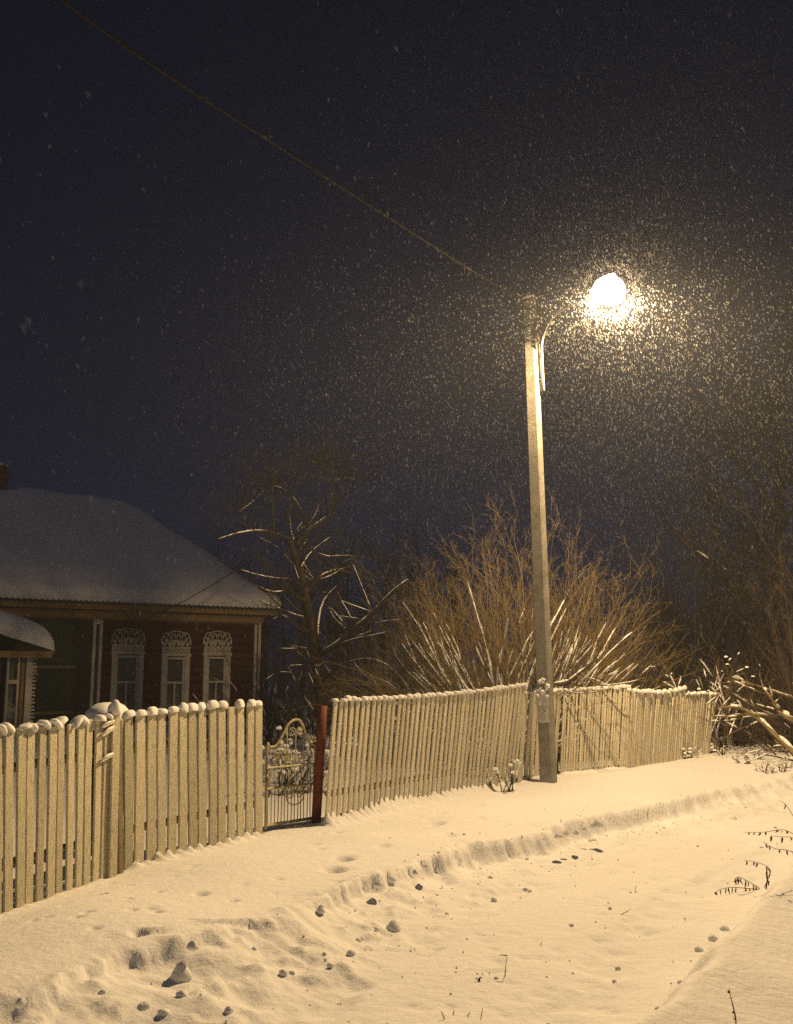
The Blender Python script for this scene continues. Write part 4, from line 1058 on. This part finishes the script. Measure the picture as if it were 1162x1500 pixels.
limb([at(1118, 1008, 15.9), at(1130, 1022, 15.8), at(1145, 1045, 15.7), at(1175, 1062, 15.6)], .02, .055, 'forked snowy branch propped above the thick fallen one', 8)
limb([at(1050, 1050, 15.9), at(1075, 1050, 15.9), at(1100, 1046, 15.9), at(1180, 1056, 16.0)], .008, .03, 'low spreading branch with snow clumps under the thick fallen one', 9)
limb([at(1055, 1000, 16.6), at(1085, 1000, 16.5), at(1115, 1006, 16.4), at(1180, 1030, 16.4)], .006, .02, 'thin arching snowy branch reaching back toward the fence end', 7)

# thicket and trees beyond
def bare_tree(px, Y, h, r, label, kids=(7, 6, 5, 3), mat_='bark_dark', spread=.75, snow=None, group='dark trees beyond the fence', name='bare_tree', maxl=4, lean=(0, 0), cat='tree', zb=.1):
    P = Plant(); b = at(px, HZ, Y); b.z = zb
    P.branch(b - Vector((0, 0, .3)), (lean[0], lean[1], 1), h * .85, r, 0, maxl, kids, .12, .12, .52, .55, spread, 8, .15, .22)
    return plant_obj(name, P, b, label, cat, M[mat_], (0,), tuple(range(1, maxl + 1)), snow, group)
for k, (px, Y, h) in enumerate(((975, 21, 4.6), (1010, 23, 5.0), (1050, 22, 5.2), (1088, 24, 5.6), (1125, 21.5, 5.2), (1160, 23, 6.0), (940, 25, 4.8), (1200, 20, 5.0))):
    P = Plant(); b0 = at(px, HZ, Y); b0.z = .2
    for j in range(18):
        az = random.uniform(0, 6.28); tl_ = random.random() * R(42)
        P.branch(b0 + Vector((random.gauss(0, .3), random.gauss(0, .3), -.1)), (math.cos(az) * math.sin(tl_), math.sin(az) * math.sin(tl_), math.cos(tl_)), h * random.uniform(.6, 1), random.uniform(.012, .03), 0, 3, (11, 5, 3), .25, .08, .38, .5, .7, 7, .2, .12)
    plant_obj('thicket_bush', P, b0, 'tall dark leafless bush massed in the thicket behind the fence end', 'bush', M['bark_dark'], (0,), (1, 2, 3), None, 'thicket behind the fence end')
for k, (px, Y, h) in enumerate(((1062, 18.6, 1.5), (1085, 19.2, 1.7), (1108, 18.4, 1.5), (1132, 19.0, 1.8), (1158, 18.2, 1.6))):
    P = Plant(); b0 = at(px, HZ, Y); b0.z = .25
    for j in range(20):
        az = random.uniform(0, 6.28); tl_ = random.random() * R(75)
        P.branch(b0 + Vector((random.gauss(0, .3), random.gauss(0, .3), -.1)), (math.cos(az) * math.sin(tl_), math.sin(az) * math.sin(tl_), math.cos(tl_)), h * random.uniform(.6, 1.1), random.uniform(.008, .018), 0, 3, (9, 4, 2), .3, .02, .45, .5, .8, 7, .2, .10)
    plant_obj('thicket_bush', P, b0, 'low tangled brush behind the fallen snowy branches', 'bush', M['bark_dark'], (0,), (1, 2, 3), dict(minr=.005, prob=.10, thick=.7, maxn=40), 'low brush at the lane bend')
for k, (px, Y, h) in enumerate(((392, 20, 1.9), (425, 23, 2.4), (455, 21, 2.0), (500, 22, 2.5), (540, 20, 2.2), (585, 23, 2.6), (405, 27, 2.8), (520, 27, 3.0))):
    P = Plant(); b0 = at(px, HZ, Y); b0.z = .1
    for j in range(16):
        az = random.uniform(0, 6.28); tl_ = random.random() * R(55)
        P.branch(b0 + Vector((random.gauss(0, .35), random.gauss(0, .3), -.1)), (math.cos(az) * math.sin(tl_), math.sin(az) * math.sin(tl_), math.cos(tl_)), h * random.uniform(.6, 1.1), random.uniform(.010, .022), 0, 3, (10, 4, 3), .25, .05, .4, .5, .7, 7, .2, .12)
    plant_obj('garden_bush', P, b0, 'dim leafless garden bush behind the apple tree and gate', 'bush', M['bark_dark'], (0,), (1, 2, 3), dict(minr=.006, prob=.12, thick=.7, maxn=50), 'dim garden bushes')
bare_tree(1138, 24, 10.5, .17, 'big dim bare tree with one snowy bough rising out of the thicket', (16, 10, 7, 4), 'bark_dark', .85, dict(minr=.03, prob=.5, thick=.6, steep=.6, maxn=60), None)
bare_tree(1220, 19, 9.5, .15, 'tall bare tree at the lane bend reaching over from the right bank', (16, 10, 7, 4), 'bark_dark', .9, dict(minr=.03, prob=.4, thick=.5, steep=.6, maxn=50), None, lean=(-.08, 0))
for px, Y, h in ((330, 44, 8.5), (385, 42, 7.5), (560, 46, 8.8), (610, 42, 8.0), (660, 45, 7.5), (510, 50, 8.0), (445, 52, 8.5)):
    bare_tree(px, Y, h, .12, 'dim bare garden tree far behind the house and bush', (14, 8, 4), 'bark_dark', .8, None, 'far garden trees', maxl=3)
# far wood: one mass
P = Plant()
for k in range(70):
    px = random.uniform(-200, 1400); Y = random.uniform(58, 80); b0 = at(px, HZ, Y); b0.z = 0
    P.branch(b0, (random.gauss(0, .05), 0, 1), random.uniform(5.5, 8.5), .12, 0, 2, (20, 7), .1, .1, .34, .5, .8, 6, .2, .15)
fw_ = link('far_wood', P.mesh('far_wood', M['bark_dark'], (0, 1, 2), 3)); tag(fw_, 'far-off dark leafless wood behind the gardens', 'wood', kind='stuff')

# ------------------------------------------------------------------ clods of snow
for k, (a, b, r) in enumerate(clod_pix):
    p = snowpt(a, b); rr = r / FPX * p.y * .85
    me = blob('snow_clod', (rr * random.uniform(.9, 1.15), rr * random.uniform(.85, 1.1), rr * random.uniform(.7, .95)), 100 + k, 14, 10, -.8, .17, M['snow'])
    o = link('snow_clod', me, None, (p.x, p.y, p.z + rr * .12))
    o.rotation_euler = (random.uniform(-.2, .2), random.uniform(-.2, .2), random.uniform(0, 6))
    if k in (0, 2, 6, 30) or k >= len(clod_pix) - 30:
        for v in me.vertices:
            q = v.co.z / rr
            if q > -.2: v.co.x *= 1 - .5 * (q + .2); v.co.y *= 1 - .45 * (q + .2); v.co.z *= 1.15
    if k == 1: o.scale = (1.15, .9, .7)
    if k == 0: tag(o, 'largest peaked clod of snow fallen on the ploughed bank slope', 'snow clod', 'snow clods along the lane')
    elif k == 1: tag(o, 'rounded clod of snow touching the largest peaked one from behind', 'snow clod', 'snow clods along the lane')
    elif k == 6: tag(o, 'lone fist-sized clod of snow below the crumbling bank edge', 'snow clod', 'snow clods along the lane')
    else: tag(o, 'small rounded lump of snow lying loose beside the ploughed lane', 'snow clod', 'snow clods along the lane') if k < len(clod_pix) - 30 else tag(o, 'peaked block of snow broken off along the ploughed bank edge', 'snow clod', 'broken blocks along the bank edge')

mb = MB()
for k in range(420):                       # crumbs too small to pick apart
    s_ = random.uniform(3.2, 13); te_, tg_, tr2 = float(xt(eS, eT, s_)), float(xt(gS, gT, s_)), float(xt(rS, rT, s_))
    t_ = random.gauss(tg_ + .05, .3) if k % 3 else random.uniform(tg_, tr2)
    x_, y_ = xy(s_, t_); r_ = random.uniform(.004, .012) * (1 + (random.random() > .9)); z_ = gz2((x_, y_))
    V = np.array([[1, 0, 0], [-1, 0, 0], [0, 1, 0], [0, -1, 0], [0, 0, 1], [0, 0, -1]], float) * r_ * rng.uniform(.6, 1.2, (6, 1)) + np.array([x_, y_, z_ + r_ * .3])
    mb.add(V, np.array([[0, 2, 4], [2, 1, 4], [1, 3, 4], [3, 0, 4], [2, 0, 5], [1, 2, 5], [3, 1, 5], [0, 3, 5]]))
tag(mb.build('snow_crumbs', M['snow'], None, True), 'tiny crumbs of snow strewn over the ploughed lane', 'snow crumbs', kind='stuff')

# ------------------------------------------------------------------ dry weeds
def weed_stem(px0, py0, Y0, pts, label, seeds=8, r=.0035, group=None, drop=.03):
    b = at(px0, py0, Y0); root = empty('dry_weed', b); tag(root, label, 'weed', group)
    P = smoothpath([at(a, c, Y) - b for a, c, Y in pts], 16)
    MB().tube(P, np.linspace(r, r * .4, 16), 5).build('stalk', M['weed'], root, True)
    for k in range(seeds):
        q = P[min(15, int(4 + 11.5 * (k + random.uniform(0, 1)) / seeds))]
        MB().tube([q, q + np.array([random.gauss(0, .004), 0, -drop * .5]), q + np.array([random.gauss(0, .006), 0, -drop * random.uniform(.7, 1.4)])], [.002, random.uniform(.004, .008), .003], 5).build('seed_pod', M['weed'], root, True)
WY = 8.0; wl = 'dry brown weed stalk hung with seed pods leaning out from the snowy bank'
wg = 'dry weeds on the bank'
wb_ = snowpt(1118, 1302); WY = wb_.y
weed_stem(1118, 1304, WY, [(1118, 1304, WY), (1100, 1302, WY - .05), (1075, 1300, WY - .1), (1058, 1302, WY - .15), (1046, 1308, WY - .15)], wl, 9, group=wg)
weed_stem(1118, 1304, WY, [(1118, 1306, WY), (1108, 1298, WY), (1094, 1290, WY - .1), (1082, 1285, WY - .15), (1076, 1288, WY - .15)], wl, 9, group=wg, drop=.045)
weed_stem(1120, 1300, WY, [(1120, 1300, WY), (1128, 1280, WY + .05), (1125, 1270, WY), (1108, 1263, WY - .1), (1090, 1260, WY - .15)], wl, 7, group=wg)
w2 = snowpt(1175, 1290); Y2 = w2.y
weed_stem(1175, 1290, Y2, [(1175, 1290, Y2), (1170, 1255, Y2), (1155, 1246, Y2 - .1), (1135, 1243, Y2 - .2), (1118, 1233, Y2 - .3)], wl, 6, group=wg)
weed_stem(1175, 1290, Y2, [(1178, 1290, Y2), (1172, 1235, Y2), (1150, 1216, Y2 - .1), (1120, 1219, Y2 - .2), (1088, 1219, Y2 - .3)], wl, 10, .003, wg, .015)
weed_stem(1175, 1290, Y2, [(1180, 1290, Y2), (1175, 1240, Y2), (1160, 1227, Y2 - .1), (1145, 1226, Y2 - .2), (1130, 1224, Y2 - .3)], wl, 4, .003, wg)
weed_stem(1178, 1290, Y2, [(1180, 1288, Y2), (1176, 1220, Y2), (1165, 1200, Y2), (1152, 1180, Y2), (1142, 1172, Y2)], wl, 3, .003, wg)
weed_stem(1122, 1300, WY, [(1122, 1304, WY), (1124, 1290, WY), (1124, 1280, WY), (1123, 1270, WY)], wl, 4, .006, wg, .05)
t1 = snowpt(1078, 1490)
weed_stem(1078, 1490, t1.y, [(1078, 1492, t1.y), (1075, 1478, t1.y), (1071, 1462, t1.y), (1068, 1448, t1.y)], 'single bare weed stalk standing on the smooth bank', 2, .0035, None, .012)
# straws in the lane
def straw(px, py, pts, label, group, r=.003):
    b = snowpt(px, py); root = empty('grass_straw', b); tag(root, label, 'straw', group)
    for seq in pts: MB().tube(smoothpath([at(px + a, py + c, b.y) - b for a, c in seq], 8), np.linspace(r, r * .4, 8), 4).build('blade', M['weed'], root)
    return root
straw(740, 1428, [[(0, 2), (1, -12), (3, -28)], [(3, -28), (-4, -29), (-8, -28)]], 'bent straw with a flat seed head sticking out of the lane snow', None, .0035)
o = straw(702, 1437, [[(0, 2), (-3, -4), (-6, -3)], [(0, 2), (2, -5), (5, -4)], [(0, 2), (0, -4), (1, -6)]], 'tiny dark tuft of grass blades poking from the lane snow', None, .004)
for px, py, q in ((652, 1493, [[(0, 2), (-4, -8), (-6, -12)]]), (664, 1486, [[(0, 1), (1, -4), (2, -6)]]), (684, 1488, [[(0, 2), (3, -3), (5, -5)]]), (705, 1490, [[(0, 2), (1, -8), (2, -14)]]), (792, 1385, [[(0, 2), (1, -4), (3, -6)]]), (930, 1305, [[(0, 2), (1, -4), (2, -8)]]), (716, 1428, [[(0, 2), (1, -3), (2, -5)]]), (910, 1340, [[(0, 0), (5, -3), (14, -8)]])):
    straw(px, py, q, 'short dry grass blade poking through the snow of the lane', 'grass blades in the lane')
for px, py in ((1120, 1128), (1132, 1130), (1146, 1129), (1085, 1118), (1158, 1125), (1060, 1106), (1105, 1112)):
    p = snowpt(px, py)
    snow_shrub('dry_tuft', px, py, p.y, .22, .25, 6, 'low dry tuft in the snow under the fallen branches', 'tufts at the lane bend', 'weed', 3, .025)

# ------------------------------------------------------------------ falling snow
N = 900000
fx = rng.uniform(-9, 11, N); fy = rng.uniform(1.6, 24, N); fz_ = rng.uniform(0.3, 10.5, N)
C = np.stack([fx, fy, fz_], -1)
rl = np.linalg.norm(C - np.array(LP), axis=1)
keep = (np.abs(fx) < 0.50 * fy + 0.8) & (fz_ < CAMZ + fy * 0.78 + .5) & (fz_ > CAMZ - 0.25 * fy) & (rng.random(N) < np.clip(1.22 - rl / 5.0, .022, 1))
C = C[keep]
q_ = rng.normal(size=(6000, 3)); q_ /= np.linalg.norm(q_, axis=1, keepdims=True)  # extra flakes packed round the lamp to build up its glow
C = np.concatenate([C, np.array(LP) + q_ * (0.30 + 1.5 * rng.random(6000) ** 1.5)[:, None]]); n = len(C)
sz = .0046 + .0046 * rng.random(n) ** 2 + (rng.random(n) > .992) * .005
ax = np.array([0.22, 0.05, -1.0]) + rng.normal(0, .22, (n, 3)); ax /= np.linalg.norm(ax, axis=1, keepdims=True)
e1 = np.cross(ax, rng.normal(size=(n, 3))); e1 /= np.linalg.norm(e1, axis=1, keepdims=True); e2 = np.cross(ax, e1)
el = rng.uniform(1.4, 2.6, n)
Vf = np.stack([C + ax * (sz * el)[:, None], C - ax * (sz * el * .6)[:, None] + e1 * sz[:, None], C - ax * (sz * el * .8)[:, None] + (-.5 * e1 + .87 * e2) * sz[:, None], C - ax * (sz * el * .3)[:, None] + (-.5 * e1 - .87 * e2) * (sz * 1.2)[:, None]], 1).reshape(-1, 3)
o4 = (np.arange(n) * 4)[:, None]
Ff = np.concatenate([o4 + np.array(q) for q in ((0, 1, 2), (0, 2, 3), (0, 3, 1), (1, 3, 2))])
fl = link('falling_snow', np_mesh('falling_snow', Vf, Ff, True, M['flake'])); tag(fl, 'snowflakes drifting through the lamplight', 'snowflakes', kind='stuff')

# ------------------------------------------------------------------ haze
hm = bpy.data.materials.new('snowy_air'); hm.use_nodes = True
nt = hm.node_tree; nt.nodes.remove(nt.nodes['Principled BSDF'])
pv = nt.nodes.new('ShaderNodeVolumePrincipled'); pv.inputs['Color'].default_value = (0.78, 0.86, 1.0, 1); pv.inputs['Density'].default_value = HAZE_D; pv.inputs['Anisotropy'].default_value = 0.25
nt.links.new(pv.outputs[0], nt.nodes['Material Output'].inputs['Volume'])
hz = MB().box((0, 10, 7.0), (440, 440, 18)).build('haze', hm); tag(hz, 'thin snowy night air', 'haze', kind='stuff')
